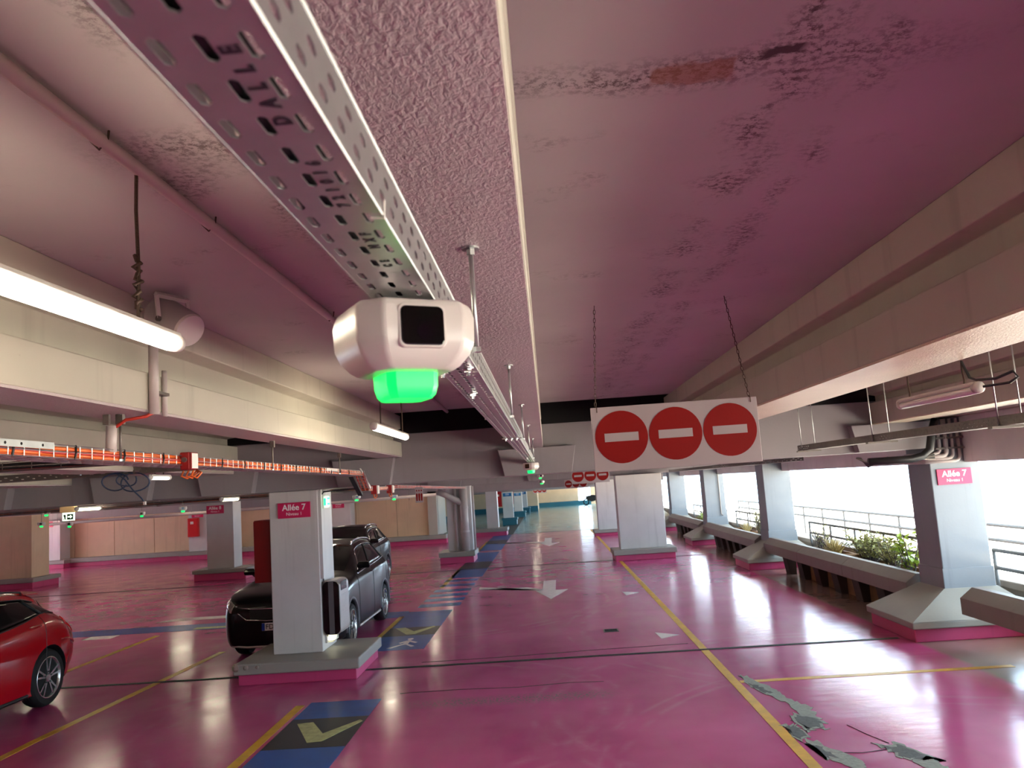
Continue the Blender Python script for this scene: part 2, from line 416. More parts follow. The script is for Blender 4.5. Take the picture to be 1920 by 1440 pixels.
girder(50.5, 51.5, 1.95, 3.0, XL, 5.19)
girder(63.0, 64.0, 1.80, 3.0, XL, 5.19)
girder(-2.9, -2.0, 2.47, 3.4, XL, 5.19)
# facade: lintel over the openings, parapet outside
_fy = (-5.0, 3.6, 11.85, 20.6, 28.2, 36.0, 44.0, 52.0, 60.0, 68.0)
_cuts = [-13.0]+[v for y in _fy for v in (y-.352, y+.352)]+[82.0]
lt = struct(obj('facade_lintel', MB().box(5.66, 5.92, -13, 82, 2.87, 3.62), 'white_paint'))
for a, b in zip(_cuts[::2], _cuts[1::2]): obj('lintel_span', MB().box(5.66, 5.92, a, b, 2.25, 2.87), 'lintel_paint', lt, bevel=.01)
struct(obj('sky_blocker_slab', MB().box(5.92, 7.4, -13, 82, 2.95, 3.15), 'white_paint'))  # unseen overhang added to cut the sky light on the facade pillars
par = struct(obj('facade_parapet', MB().box(6.25, 6.55, -13, 82, 0, .50), 'bare_concrete', bevel=.015))
obj('coping', MB().box(6.18, 6.64, -13, 82, .5, .6), 'bare_concrete', par, bevel=.015)
# closing walls
wb = struct(obj('wall_back', MB().box(XL, XR, -13.3, -13, -.2, 3.62), 'cream_wall'))
wl = struct(obj('wall_left', MB().box(XL-.3, XL, YB, 24, 0, 3.4), 'cream_wall'))
obj('wall_section', MB().box(XL-.3, XL, 24, 62, 0, .9), 'cream_wall', wl); obj('wall_section', MB().box(XL-.3, XL, 24, 62, 2.3, 3.4), 'cream_wall', wl)
obj('wall_section', MB().box(XL-.3, XL, 62, YF, 0, 3.4), 'cream_wall', wl)
# long cream wall at the end of the pink zone, built of panels, on a pink and grey kerb
wf = struct(obj('wall_front', MB().box(-23.6, -5.0, 37.6, 37.75, .3, 2.3), 'panel_joint'))
xs = [-23.6+1.86*i for i in range(11)]
for a, b in zip(xs[:-1], xs[1:]):
    obj('panel', MB().box(a+.012, b-.012, 37.57, 37.62, .3, 2.3), 'cream_wall', wf, bevel=.004)
obj('end_wall', MB().box(-5.4, -5.0, 37.3, 40.5, .3, 2.3), 'white_paint', wf, label='unpainted pale concrete wall end')
bb = struct(obj('baseboard_front', MB().box(-24, -4.6, 37.1, 37.6, 0, .19), 'kerb_pink', bevel=.01))
obj('kerb_cap', MB().box(-24, -4.6, 37.02, 37.6, .19, .38), 'kerb_grey', bb, bevel=.012)
# blue zone: side wall, far walls, blue base courses
ws = struct(obj('wall_side', MB().box(XL, -.9, 73, 73.3, 0, 2.9), 'cream_wall'))
obj('base_course', MB().box(XL, -.9, 72.9, 73, 0, .42), 'kerb_blue', ws)
wz = struct(obj('wall_far', MB().box(-.9, 3.0, 81.7, 82, 0, 2.9), 'cream_wall'))
obj('base_course', MB().box(-.9, 3.0, 81.6, 81.7, 0, .42), 'kerb_blue', wz); obj('end_wall', MB().box(4.2, 5.9, 81.7, 82, 0, 2.9), 'cream_wall', wz); obj('low_wall', MB().box(3.0, 4.2, 81.7, 82, 0, .4), 'kerb_blue', wz)
obj('return_wall', MB().box(-1.2, -.9, 73.3, 82, 0, 2.9), 'cream_wall', wz)
ww = struct(obj('wall_blue_zone', MB().box(-16, -6.2, 60, 60.3, 0, 2.9), 'cream_wall'))
obj('base_course', MB().box(-16, -6.2, 59.9, 60, 0, .42), 'kerb_blue', ww)

# ------------------------------------------------------------------ floor markings (thin paint on the floor)
def quad(name, pts, mat, h=.003, label=None):
    o = obj(name, MB().prism(pts, 'z', .0005, h), mat, floor)
    if label: o['label'] = label
    return o
def rect(name, x0, x1, y0, y1, mat, h=.003, label=None): return quad(name, [(x0, y0), (x1, y0), (x1, y1), (x0, y1)], mat, h, label)
rect('yellow_line', 1.89, 1.99, 2.0, 39.9, 'yellow_line')
rect('yellow_line', -5.64, -5.54, 3.0, 8.9, 'yellow_line'); quad('yellow_line', [(-5.64, 8.9), (-5.54, 8.9), (-5.34, 13.5), (-5.44, 13.5)], 'yellow_line')
rect('yellow_line', -7.5, -7.4, 10.5, 15.6, 'yellow_line')
rect('yellow_line', -3.05, -2.95, 3.0, 9.75, 'yellow_line')
rect('yellow_line', -2.98, -2.88, 12.9, 16.1, 'yellow_line')
for a, b in ((20.3, 25.4), (27.3, 36.0)): rect('yellow_line', -2.76, -2.66, a, b, 'yellow_line')
rect('yellow_line', 2.0, 5.0, 9.62, 9.72, 'yellow_line')
# blue walkway strip with dark patches carrying a pale tick mark
XA, XB = -2.9, -2.08
rect('blue_strip', XA, XB, 7.2, 9.85, 'blue_line')
rect('dark_patch', XA, XB, 8.12, 9.15, 'dark_line', .004)
def tick(y, s=1.0):
    obj('tick_mark', MB().prism([(-2.80, y+.42), (-2.64, y+.46), (-2.42, y+.02), (-2.14, y+.46), (-2.10, y+.40), (-2.36, y-.24), (-2.50, y-.26)], 'z', .004, .006), 'olive_line', floor)
tick(8.55)
rect('blue_strip', XA, XB+.06, 12.75, 16.6, 'blue_line'); rect('dark_patch', XA, XB+.06, 13.95, 14.75, 'dark_line', .004); tick(14.3)
# small walking figure pictogram
fig = MB()
fig.prism([(-2.36+.05*math.cos(a*PI/4), 13.62+.07*math.sin(a*PI/4)) for a in range(8)], 'z', .003, .0055)
fig.prism([(-2.43, 13.15), (-2.38, 13.53), (-2.33, 13.53), (-2.34, 13.15)], 'z', .003, .0055)
fig.prism([(-2.62, 12.92), (-2.43, 13.2), (-2.38, 13.2), (-2.55, 12.9)], 'z', .003, .0055)
fig.prism([(-2.38, 13.2), (-2.34, 13.2), (-2.2, 13.0), (-2.25, 12.95)], 'z', .003, .0055)
fig.prism([(-2.5, 13.32), (-2.4, 13.48), (-2.36, 13.44), (-2.46, 13.26)], 'z', .003, .0055)
fig.prism([(-2.34, 13.48), (-2.2, 13.3), (-2.23, 13.25), (-2.36, 13.4)], 'z', .003, .0055)
obj('walking_figure', fig, 'white_line', floor, kind='stuff')
for y in (17.15, 17.95, 18.7, 19.5, 20.5, 21.5): rect('zebra_bar', XA+.1, XB+.14, y, y+.42, 'blue_line')
rect('blue_strip', XA+.16, XB+.2, 22.3, 30.3, 'blue_line'); rect('dark_patch', XA+.16, XB+.2, 24.6, 26.6, 'dark_line', .004)
rect('blue_strip', XA+.2, XB+.24, 31.0, 40.0, 'blue_line'); rect('dark_patch', XA+.2, XB+.24, 34.5, 36.5, 'dark_line', .004)
rect('blue_strip', XA+.3, XB+.3, 40.4, 72.0, 'dark_line')
# crossing blue stripe in front of the bays on the left
rect('blue_stripe', -11.5, XA, 16.0, 16.75, 'blue_line'); 
quad('white_mark', [(-8.3, 17.35), (-8.0, 17.8), (-6.5, 17.8), (-6.5, 17.45)], 'white_line'); rect('white_mark', -8.9, -8.35, 15.6, 15.95, 'white_line'); rect('white_mark', -7.0, -6.2, 16.1, 16.3, 'olive_line', .005)
# direction arrow bent to the right, with its arrow head pointing towards the camera
quad('direction_arrow', [(-1.75, 19.5), (-.6, 19.35), (-.26, 18.9), (-.24, 20.4), (.06, 20.5), (.03, 18.62), (.30, 18.62), (-.08, 17.25), (-.40, 18.62), (-.28, 18.66), (-.66, 18.98), (-1.75, 19.95)], 'white_line')
quad('direction_arrow', [(-2.2, 34.3), (-.6, 34.1), (-.26, 33.9), (-.24, 36.0), (.06, 36.0), (.03, 33.0), (.34, 33.0), (-.08, 31.4), (-.46, 33.0), (-.3, 33.1), (-.66, 33.5), (-2.2, 34.9)], 'white_line')
quad('triangle_mark', [(1.47, 12.92), (1.5, 12.42), (1.79, 12.62)], 'white_line'); quad('triangle_mark', [(1.40, 17.65), (1.44, 17.1), (1.72, 17.4)], 'white_line')
# expansion joints: steel edge strips around a dark sealed groove
for y in (11.44, 24.4, 40.2):
    rect('expansion_joint', XL, 4.5, y, y+.09, 'joint', .005); rect('joint_seal', XL, 4.5, y+.035, y+.055, 'dark_void', .0065)
d = obj('floor_drain', MB().box(.72, .95, 13.18, 13.42, .0005, .006), 'galv_dull', floor)
for i in range(5): obj('drain_slot', MB().box(.74, .93, 13.205+.042*i, 13.232+.042*i, .006, .008), 'dark_void', d)
# peeled paint along the right-hand yellow line, raised flakes at the rims
def peel(pts, mat, seed, h=.004):
    rnd = random.Random(seed); out = []
    for i in range(len(pts)):
        a, b = Vector(pts[i]), Vector(pts[(i+1) % len(pts)])
        for k in range(7):
            p = a.lerp(b, k/7); j = .7+.6*rnd.random(); out.append((p.x+rnd.uniform(-.022, .022)*j, p.y+rnd.uniform(-.045, .045)*j))
    c = Vector((sum(p[0] for p in out)/len(out), sum(p[1] for p in out)/len(out)))
    if mat == 'peel_grey':
        rim = [tuple(c+(Vector(p)-c)*(1.28+.12*rnd.random())) for p in out]; obj('peeled_patch', MB().prism(rim, 'z', .0004, h-.0012), 'peel_pale', floor)
    obj('peeled_patch', MB().prism(out, 'z', .0005, h), mat, floor)
M['peel_grey'] = plain('peel_grey', lin(108, 112, 108), .8, 0, .35, 30, .3); M['peel_pale'] = plain('peel_pale', lin(158, 164, 150), .7, 0, .3, 25, .3)
peel([(2.03, 9.95), (2.12, 9.95), (2.26, 9.3), (2.3, 8.9), (2.42, 8.5), (2.38, 8.1), (2.25, 8.2), (2.24, 8.75), (2.1, 9.2)], 'peel_pale', 1)
peel([(2.04, 9.6), (2.16, 9.4), (2.2, 9.1), (2.13, 9.15)], 'peel_grey', 2, .005)
peel([(2.22, 8.3), (2.36, 8.1), (2.32, 7.85), (2.18, 7.85), (2.16, 8.1)], 'peel_grey', 3, .005)
peel([(2.0, 7.95), (2.12, 7.95), (2.12, 7.7), (2.02, 7.6)], 'peel_grey', 4, .005)
peel([(2.06, 7.55), (2.16, 7.5), (2.34, 6.9), (2.24, 6.7), (2.12, 7.0)], 'peel_pale', 5)
peel([(2.06, 7.4), (2.13, 7.35), (2.16, 7.1), (2.1, 7.05)], 'peel_grey', 6, .005)
peel([(2.62, 7.3), (2.78, 7.25), (2.88, 6.95), (2.78, 6.9), (2.68, 7.0)], 'peel_grey', 7, .005)
peel([(2.7, 6.95), (2.86, 6.95), (2.9, 6.7), (2.76, 6.6)], 'peel_pale', 8)

for pts in (((-1.9, 10.05), (-1.2, 10.08), (-.5, 10.02), (.1, 10.1), (.5, 10.06)), ((2.15, 7.2), (2.4, 7.15), (2.62, 7.2)), ((2.55, 7.9), (2.62, 7.6), (2.7, 7.35)), ((-1.9, 11.75), (-.8, 11.78), (.6, 11.9), (1.8, 11.95))):
    obj('floor_crack', MB().tube([(x, y, .0005) for x, y in pts], .004, 4), 'joint', floor)
# ------------------------------------------------------------------ pillars
def alley_sign(loc, label, number, w=.455, h=.21, mat='sign_pink', rz=0.0, small='Niveau 1'):
    s = thing('alley_sign', label, 'sign', loc, rz, 'alley signs on the pillars')
    obj('plate', MB().box(-w/2, w/2, -.008, .012, -h/2, h/2), mat, s, bevel=.002)
    text('alley_name', 'Allée '+number if number else 'Allée', .115*h/.21, 'text_white', s, (0, -.009, h*.17), bold=.0022)
    text('level_name', small, .062*h/.21, 'text_white', s, (0, -.009, -h*.24))
    return s
def kerb_base(root, x0, x1, y0, y1, zp, zc, pink='kerb_pink', grey='kerb_grey', over=.05):
    obj('plinth', MB().box(x0+over, x1-over, y0+over, y1-over, 0, zp), pink, root, bevel=.012)
    obj('kerb_slab', MB().box(x0, x1, y0, y1, zp, zc), grey, root, bevel=.018)
def pillar(label, x0, x1, y0, y1, ztop, base=None, zp=.16, zc=.28, pink='kerb_pink', shaft='pillar_paint', cham=.0, grey='kerb_grey'):
    cx, cy = (x0+x1)/2, (y0+y1)/2
    p = thing('pillar', label, 'pillar', (cx, cy, 0)); p['kind'] = 'thing'
    z0 = 0
    if base:
        bx0, bx1, by0, by1 = base; kerb_base(p, bx0-cx, bx1-cx, by0-cy, by1-cy, zp, zc, pink, grey); z0 = zc
    obj('shaft', MB().box(x0-cx, x1-cx, y0-cy, y1-cy, z0, ztop), shaft, p, bevel=.012)
    return p
P1 = pillar('white pillar with the electric car charger, on a broad pink kerbed island', -3.86, -3.18, 11.43, 12.17, 2.468, (-4.22, -2.57, 10.9, 12.36), .14, .28)
# broken corner chips on the island slab
for i, (cx, cy, r) in enumerate(((-4.18, 10.93, .06), (-4.05, 10.9, .035), (-3.9, 10.9, .025))):
    obj('broken_edge', MB().sphere((cx+3.52, cy-11.8, .235), r, 7, 5), 'bare_concrete', P1)
alley_sign((-3.505, 11.41, 2.205), 'magenta Allée 7 sign on the white pillar beside the parked black car', '7')
pillar('wide white pillar standing alone right of the aisle arrow', 2.0, 3.33, 24.35, 25.0, 2.418, (1.76, 3.56, 24.0, 25.3), .16, .30)
pillar('white pillar seen directly behind the wide aisle pillar', 2.05, 2.85, 35.3, 36.0, 2.3, (1.83, 3.1, 35.0, 36.3), .12, .24)
pillar('greyish pillar with an Allée 8 sign between the cream wall and black car', -10.92, -10.05, 26.3, 27.0, 2.42, (-11.3, -9.55, 26.0, 27.3), .22, .34)
alley_sign((-10.62, 26.28, 2.2), 'small crimson Allée 8 sign on the greyish pillar left of the black car', '8', .56, .26)
pillar('broad cream pillar block above the red car roof', -18.9, -17.45, 27.6, 28.6, 2.42, (-19.2, -17.2, 27.3, 28.9), .2, .34, shaft='cream_wall')
for i, (x0, x1, lb, sg) in enumerate(((-22.9, -21.9, 'pale pillar against the far end of the cream wall, next to the daylight gap', True), (-16.05, -14.7, 'pale pillar on the cream wall carrying the red extinguisher cabinet', True), (-9.7, -8.75, 'pale pillar on the cream wall behind the black cars', True))):
    pillar(lb, x0, x1, 36.7, 37.5, 2.115, (x0-.4, x1+.3, 36.5, 37.5), .2, .36)
    alley_sign((x0+.42, 36.68, 1.97), ('tiny dark red sign on the leftmost wall pillar', 'small crimson sign above the red extinguisher cabinet', 'small crimson sign on the wall pillar above the black cars')[i], '', .52, .24)
# pipe pillar: shaft with thick downpipe, branch pipe and thin conduit
PP = pillar('pillar with thick grey downpipes on a small pink kerbed base', -3.3, -2.5, 27.0, 27.7, 2.42, (-3.6, -2.42, 26.6, 28.0), .2, .36)
px, py = -2.9, 27.35
obj('downpipe', MB().tube([(-2.72-px, 26.86-py, .36), (-2.72-px, 26.86-py, 2.42)], .13, 14), 'pipe_paint', PP, smooth=True)
obj('branch_pipe', MB().tube([(-3.55-px, 26.8-py, 2.3), (-3.3-px, 26.8-py, 2.18), (-2.74-px, 26.86-py, 1.86)], .1, 12), 'pipe_paint', PP, smooth=True)
obj('conduit', MB().tube([(-3.0-px, 26.92-py, .36), (-3.0-px, 26.92-py, 2.4)], .05, 8), 'pipe_paint', PP, smooth=True)
obj('conduit', MB().tube([(-2.44-px, 27.1-py, .36), (-2.44-px, 27.1-py, 2.4)], .04, 8), 'pipe_paint', PP, smooth=True)
for z in (.95, 1.7): obj('pipe_collar', MB().tube([(-2.72-px, 26.86-py, z), (-2.72-px, 26.86-py, z+.05)], .145, 14), 'pipe_paint', PP)
pillar('double pillar on the pink kerb just before the blue floor', -3.0, -2.45, 40.2, 40.9, 2.3, (-4.6, -2.0, 39.7, 41.2), .2, .36)
for i, (x, y, zt, lb) in enumerate(((-2.72, 50, 1.97, 'first white pillar with a blue base in the far blue zone'), (-2.5, 61, 1.82, 'second white pillar with a blue base in the far blue zone'), (-2.36, 70, 1.8, 'farthest small white pillar in the blue zone'))):
    pillar(lb, x, x+.62, y, y+.49 if y < 60 else y+.7, zt-.025, (x-.1, x+.85, y-.4, y+.9), .3, .42, 'kerb_blue', grey='kerb_blue')
    alley_sign((x+.3, y-.012, zt-.18), ('small blue sign on the first blue zone pillar', 'small blue sign on the second blue zone pillar', 'small blue sign on the farthest blue zone pillar')[i], '', .5, .2, 'sign_blue')
# facade pillars on sloped kerb caps
def facade_pillar(x, y, label):
    p = thing('facade_pillar', label, 'pillar', (x, y, 0)); p['kind'] = 'thing'
    obj('plinth', MB().box(-.62, 1.0, -.72, .72, 0, .17), 'kerb_pink', p, bevel=.012)
    obj('kerb_band', MB().box(-.66, 1.05, -.78, .78, .17, .26), 'kerb_grey', p, bevel=.015)
    b = [(-.66, -.78), (1.05, -.78), (1.05, .78), (-.66, .78)]; t = [(-.03, -.38), (.68, -.38), (.68, .38), (-.03, .38)]
    obj('sloped_cap', MB().loft([[(a, c, .26) for a, c in b], [(a, c, .60) for a, c in t]]), 'kerb_grey', p)
    obj('collar', MB().box(-.015, .665, -.365, .365, .58, .86), 'facade_paint', p, bevel=.01)
    obj('shaft', MB().box(0, .65, -.35, .35, .84, 2.868), 'facade_paint', p, bevel=.012)
    return p
ys = ((11.85, 'nearest facade pillar, with the pink Allée 7 sign and sloped grey base'), (20.6, 'second facade pillar, between the planter bays, with grey guard rails at its foot'), (28.2, 'third facade pillar, with a thin conduit down its front'), (36.0, 'fourth facade pillar, half hidden behind the wide aisle pillar'), (44.0, 'facade pillar at the start of the blue zone'), (52.0, 'facade pillar in the middle of the blue zone'), (60.0, 'facade pillar in the farther blue zone'), (68.0, 'last facade pillar before the far wall'), (3.6, 'facade pillar next to the camera, out at the right edge'), (-5.0, 'facade pillar behind the camera'))
for y, lb in ys: facade_pillar(5.2, y, lb)
alley_sign((5.50, 11.485, 2.07), 'pink Allée 7 sign on the nearest facade pillar by the daylight opening', '7')
cd = obj('pillar_conduit', MB().tube([(5.66, 27.8, 2.25), (5.66, 27.8, .95), (5.72, 27.8, .9)], .02, 6), 'galv_dull'); tag(cd, 'thin conduit running down the front of the third facade pillar', 'conduit')
# pipes wrapped round the head of the nearest facade pillar
pc = thing('pipe_cluster', 'bundle of old grey conduits bending round the head of the nearest facade pillar', 'pipes', (5.2, 11.5, 2.3))
for i in range(4):
    xx = .14+.085*i; r = .022 if i != 1 else .032; zz = -.02+.045*(3-i)*.8
    obj('conduit', MB().tube([(xx, -.045, .55), (xx, -.045, zz+.07)]+[(xx-.07+.07*math.cos(t), -.045, zz+.07-.07*math.sin(t)) for t in (.5, 1.0, 1.57)]+[(-.06, -.045, zz), (-.06, .6, zz)], r, 8), 'pipe_paint', pc, smooth=True)
for i in range(3): obj('strap', MB().box(.08, .48, -.075, -.02, .14+.14*i, .165+.14*i), 'galv_dull', pc)
pd = obj('black_duct', MB().tube([(4.2, 11.0, 2.34), (4.75, 11.0, 2.34), (4.9, 11.0, 2.37), (5.0, 11.0, 2.45), (5.06, 11.0, 2.7), (5.12, 11.0, 2.84)], .05, 10), 'black_cable', smooth=True); tag(pd, 'black bent cable duct beside the nearest facade pillar head', 'duct')
sc_ = thing('cable_loops', 'old cables and brackets bunched under the girder left of the facade pillar', 'cables', (4.3, 11.0, 2.3))
for i in range(5): obj('cable', MB().tube([(-.25+.02*i, .02*i, .1), (-.1, .01*i, .02-.012*i), (.15, .01, .0+.02*i), (.45+.04*i, 0, .04), (.75, 0, .02+.02*i)], .013, 6), 'black_cable' if i % 2 else 'galv_dull', sc_, smooth=True)

# guard rails with sloping top between the facade pillars
def rail(y0, y1, label):
    r = thing('guard_rail', label, 'guard rail', (5.12, (y0+y1)/2, -.03), 0, 'guard rails between the facade pillars')
    L = (y1-y0)/2; n = max(2, round((y1-y0)/2.4)); 
    prof = [(-.10, .42), (-.10, .62), (.06, .74), (.16, .74), (.16, .42)]
    for i in range(n):
        a = -L+2*L*i/n; obj('rail_panel', MB().prism(prof, 'y', a+.004, a+2*L/n-.004), 'rail_paint', r, bevel=.006)
    for i in range(n*2):
        a = -L+1.3+(2*L-2.6)*i/(n*2-1); obj('rail_foot', MB().prism([(.0, .43), (.22, .43), (.2, .03), (.06, .03)], 'y', a-.16, a+.16), 'foot_brown', r, bevel=.006)
rail(12.30, 20.15, 'grey guard rail with sloped top just past the nearest facade pillar')
rail(4.2, 10.75, 'grey guard rail at the right edge, in front of the nearest facade pillar')
rail(20.98, 27.8, 'grey guard rail between the second and third facade pillars')
rail(28.6, 35.6, 'grey guard rail half hidden behind the wide aisle pillar')
# steel railing out on the parapet
def railing(y0, y1, x, label, z=1.02):
    r = thing('railing', label, 'railing', (x, y0, 0), 0, 'steel railings outside the openings'); L = y1-y0; n = max(2, round(L/1.5))
    for zz in (z, z-.24): obj('handrail', MB().cyl((0, 0, zz), (0, L, zz), .028, 8), 'railing_steel', r, smooth=True)
    for i in range(n+1):
        y = L*i/n; obj('post', MB().tube([(0, y, z), (0, y, .62), (.02, y, .45), (.06, y, .3)], .024, 6), 'railing_steel', r, smooth=True)
railing(12.8, 20.0, 6.1, 'steel railing with two bars behind the nearest planter row')
railing(5.0, 11.9, 6.1, 'steel railing outside at the right edge beyond the nearest facade pillar')
railing(21.4, 27.6, 6.1, 'steel railing behind the twiggy shrubs of the second planter row')
railing(29, 35.5, 6.1, 'steel railing seen in the third opening')
# outer white railing farther out on the ramp
orr = thing('outer_railing', 'pale railing of the outer ramp, washed out by daylight', 'railing', (9.0, 6, 0))
for zz in (.6, .9): obj('handrail', MB().cyl((0, 0, zz), (0, 34, zz), .04, 8), 'railing_steel', orr)
for i in range(18): obj('post', MB().cyl((0, 2*i, -.6), (0, 2*i, .9), .035, 6), 'railing_steel', orr)
obj('ramp_edge', MB().box(-.2, .2, 0, 34, -.9, -.5), 'bare_concrete', orr)
# planters and their plants
def planter(y0, y1, label):
    p = thing('planter_box', label, 'planter', (5.62, (y0+y1)/2, 0), 0, 'wooden planter boxes behind the guard rails'); L = (y1-y0)/2
    for k, (z0, z1) in enumerate(((.0, .29), (.30, .58))):
        for s in (-1, 1): obj('plank', MB().cbox((s*.3, 0, (z0+z1)/2), (.03, 2*L, z1-z0)), 'wood', p, bevel=.004)
        for s in (-1, 1): obj('plank', MB().cbox((0, s*(L-.015), (z0+z1)/2), (.57, .03, z1-z0)), 'wood', p, bevel=.004)
    obj('soil', MB().box(-.285, .285, -L+.03, L-.03, .0, .5), 'soil', p)
    return p
pl = [(12.9, 14.7, 'wooden planter nearest the Allée 7 facade pillar, holding a leafy shrub'), (14.8, 16.6, 'middle wooden planter with dry grass behind the guard rail'), (16.7, 18.5, 'wooden planter with straw tufts and bare twigs, farthest of its row'),
      (21.9, 24.0, 'wooden planter of the second opening, nearer half'), (24.1, 26.2, 'wooden planter of the second opening, farther half'), (29.6, 33.5, 'long wooden planter in the third opening')]
for y0, y1, lb in pl: planter(y0, y1, lb)
def bush(name, label, cat, loc, h, spread, stems, leaves, leafmat, seed, leaf=.05, curve=.3):
    rnd = random.Random(seed); t = thing(name, label, cat, loc)
    st = MB(); lf = MB()
    for i in range(stems):
        a = rnd.uniform(0, 2*PI); d = rnd.uniform(.1, 1)*spread; hh = h*rnd.uniform(.55, 1.0)
        pts = [Vector((rnd.uniform(-.05, .05), rnd.uniform(-.3, .3)*spread, 0))]
        for k in range(1, 4):
            f = k/3; pts.append(Vector((pts[0].x+.5*d*math.cos(a)*f**1.3+rnd.uniform(-.02, .02), pts[0].y+d*math.sin(a)*f**1.3+rnd.uniform(-.02, .02), hh*f*(1-curve*f*.4))))
        st.tube(pts, [.009, .007, .005, .003], 4)
        for k in range(leaves):
            f = rnd.uniform(.25, 1.0)*2.99; j = int(f); p = pts[j].lerp(pts[j+1], f-j)
            u = Vector((rnd.uniform(-1, 1), rnd.uniform(-1, 1), rnd.uniform(-.2, 1))).normalized(); w = u.cross(Vector((rnd.uniform(-1, 1), rnd.uniform(-1, 1), rnd.uniform(-1, 1)))).normalized()
            s = leaf*rnd.uniform(.6, 1.2); lf.add([p, p+u*s*.5+w*s*.22, p+u*s, p+u*s*.5-w*s*.22], [(0, 1, 2, 3)])
    obj('stems', st, 'twig' if leafmat != 'straw' else 'straw', t, kind='stuff')
    if leaves: obj('leaves', lf, leafmat, t, kind='stuff')
    return t
bush('straw_tuft', 'straw-coloured grass tuft in the middle of the near planters', 'grass tuft', (5.58, 16.9, .5), .42, .4, 150, 0, 'straw', 1)
bush('dry_shrub', 'tangled olive-grey shrub spilling over the near planters', 'shrub', (5.8, 15.7, .5), .62, .95, 110, 26, 'olive_leaf', 2, .07)
bush('dry_shrub', 'twiggy shrub with small leaves left of the facade pillar shrub', 'shrub', (5.7, 14.4, .5), .66, .6, 60, 18, 'olive_leaf', 3, .06)
bush('bare_shrub', 'bare branching shrub next to the second facade pillar', 'shrub', (5.6, 17.7, .5), .72, .7, 46, 5, 'olive_leaf', 4, .05)
bush('straw_tuft', 'straw-coloured grass tuft in the second opening', 'grass tuft', (5.62, 24.3, .5), .4, .4, 60, 0, 'straw', 5)
bush('dry_shrub', 'yellow-green twiggy shrub in the second opening by the second facade pillar', 'shrub', (5.6, 22.6, .5), .95, .5, 36, 10, 'olive_leaf', 6, .06)
bush('dry_shrub', 'small green shrub in the third opening', 'shrub', (5.6, 30.5, .5), .5, .6, 30, 12, 'leaf', 7, .07)
# leafy shrub: every leaf a piece of its own
ls = thing('leafy_shrub', 'leafy green shrub with yellowish leaves touching the nearest facade pillar', 'shrub', (5.45, 13.05, .5))
rnd = random.Random(9); st = MB(); lm = MB().add([(0, 0, 0), (.03, .05, .008), (.034, .09, .004), (0, .15, -.01), (-.034, .09, .004), (-.03, .05, .008), (0, .07, -.004)], [(0, 1, 6), (1, 2, 6), (2, 3, 6), (3, 4, 6), (4, 5, 6), (5, 0, 6)]).mesh('leaf'); lm.materials.append(M['leaf'])
for i in range(9):
    a = rnd.uniform(0, 2*PI); hh = rnd.uniform(.35, .85)
    pts = [Vector((0, 0, 0)), Vector((.08*math.cos(a), .1*math.sin(a), hh*.5)), Vector((.16*math.cos(a), .26*math.sin(a), hh))]
    st.tube(pts, [.012, .009, .005], 5)
    for k in range(11):
        f = rnd.uniform(.35, 1)*1.99; j = int(f); p = pts[j].lerp(pts[j+1], f-j)
        link('leaf', lm, ls, p, (rnd.uniform(-.5, .9), rnd.uniform(-.6, .6), rnd.uniform(0, 2*PI)))
obj('stems', st, 'twig', ls, kind='stuff')
# ------------------------------------------------------------------ perforated cable trays
def slots_strip(mb, P, a0, a1, rows, y0, y1, pitch, sl, sw, off=0.0):
    """flat perforated strip; P(a, y) maps to 3D; rows are slot centre lines along a; real holes with cut corners"""
    n = max(1, int(round((y1-y0)/pitch))); pitch = (y1-y0)/n
    edges = [a0]
    for r in rows: edges += [r-sw/2, r+sw/2]
    edges.append(a1)
    for i in range(len(edges)-1):
        ea, eb = edges[i], edges[i+1]
        if i % 2 == 0:
            mb.add([P(ea, y0), P(eb, y0), P(eb, y1), P(ea, y1)], [(0, 1, 2, 3)]); continue
        o = off*((i//2) % 2)
        ya = y0
        for k in range(n):
            s0 = y0+pitch*(k+o)+(pitch-sl)/2
            if s0+sl > y1: break
            mb.add([P(ea, ya), P(eb, ya), P(eb, s0), P(ea, s0)], [(0, 1, 2, 3)])
            c = (eb-ea)*.42; s1 = s0+sl; m = (ea+eb)/2
            mb.add([P(ea, s0), P(ea+c, s0), P(ea, s0+c)], [(0, 1, 2)]); mb.add([P(eb, s0), P(eb-c, s0), P(eb, s0+c)], [(0, 1, 2)])
            mb.add([P(ea, s1), P(ea+c, s1), P(ea, s1-c)], [(0, 1, 2)]); mb.add([P(eb, s1), P(eb-c, s1), P(eb, s1-c)], [(0, 1, 2)])
            ya = s1
        mb.add([P(ea, ya), P(eb, ya), P(eb, y1), P(ea, y1)], [(0, 1, 2, 3)])
def perf_tray(root, x0, x1, z, h, y0, y1, pitch=.05, mat='galv', rows=3, axis='y', sl=.030, sw=.0075):
    w = x1-x0
    def m(x, y, zz): return (x, y, zz) if axis == 'y' else (y, x, zz)
    rr = [x0+w*(i+.5)/rows for i in range(rows)] if rows != 3 else [x0+w*.17, x0+w*.5, x0+w*.83]
    b = MB(); slots_strip(b, lambda a, y: m(a, y, z), x0, x1, rr, y0, y1, pitch, sl, sw)
    o1 = obj('tray_bottom', b, mat, root); 
    s = MB()
    for x in (x0, x1): slots_strip(s, lambda a, y, x=x: m(x, y, z+a), 0, h, [h*.33, h*.68], y0, y1, pitch, sl*.72, sw*1.15, .5)
    o2 = obj('tray_side', s, mat, root)
    for o in (o1, o2):
        md = o.modifiers.new('thick', 'SOLIDIFY'); md.thickness = .0014; md.offset = 0
    lip = MB()
    for x, d in ((x0, 1), (x1, -1)):
        lip.tube([m(x, y0, z+h), m(x, y1, z+h)], .0028, 6); lip.tube([m(x, y0, z+.001), m(x, y1, z+.001)], .0022, 6)
    obj('tray_edge', lip, mat, root, kind='stuff')
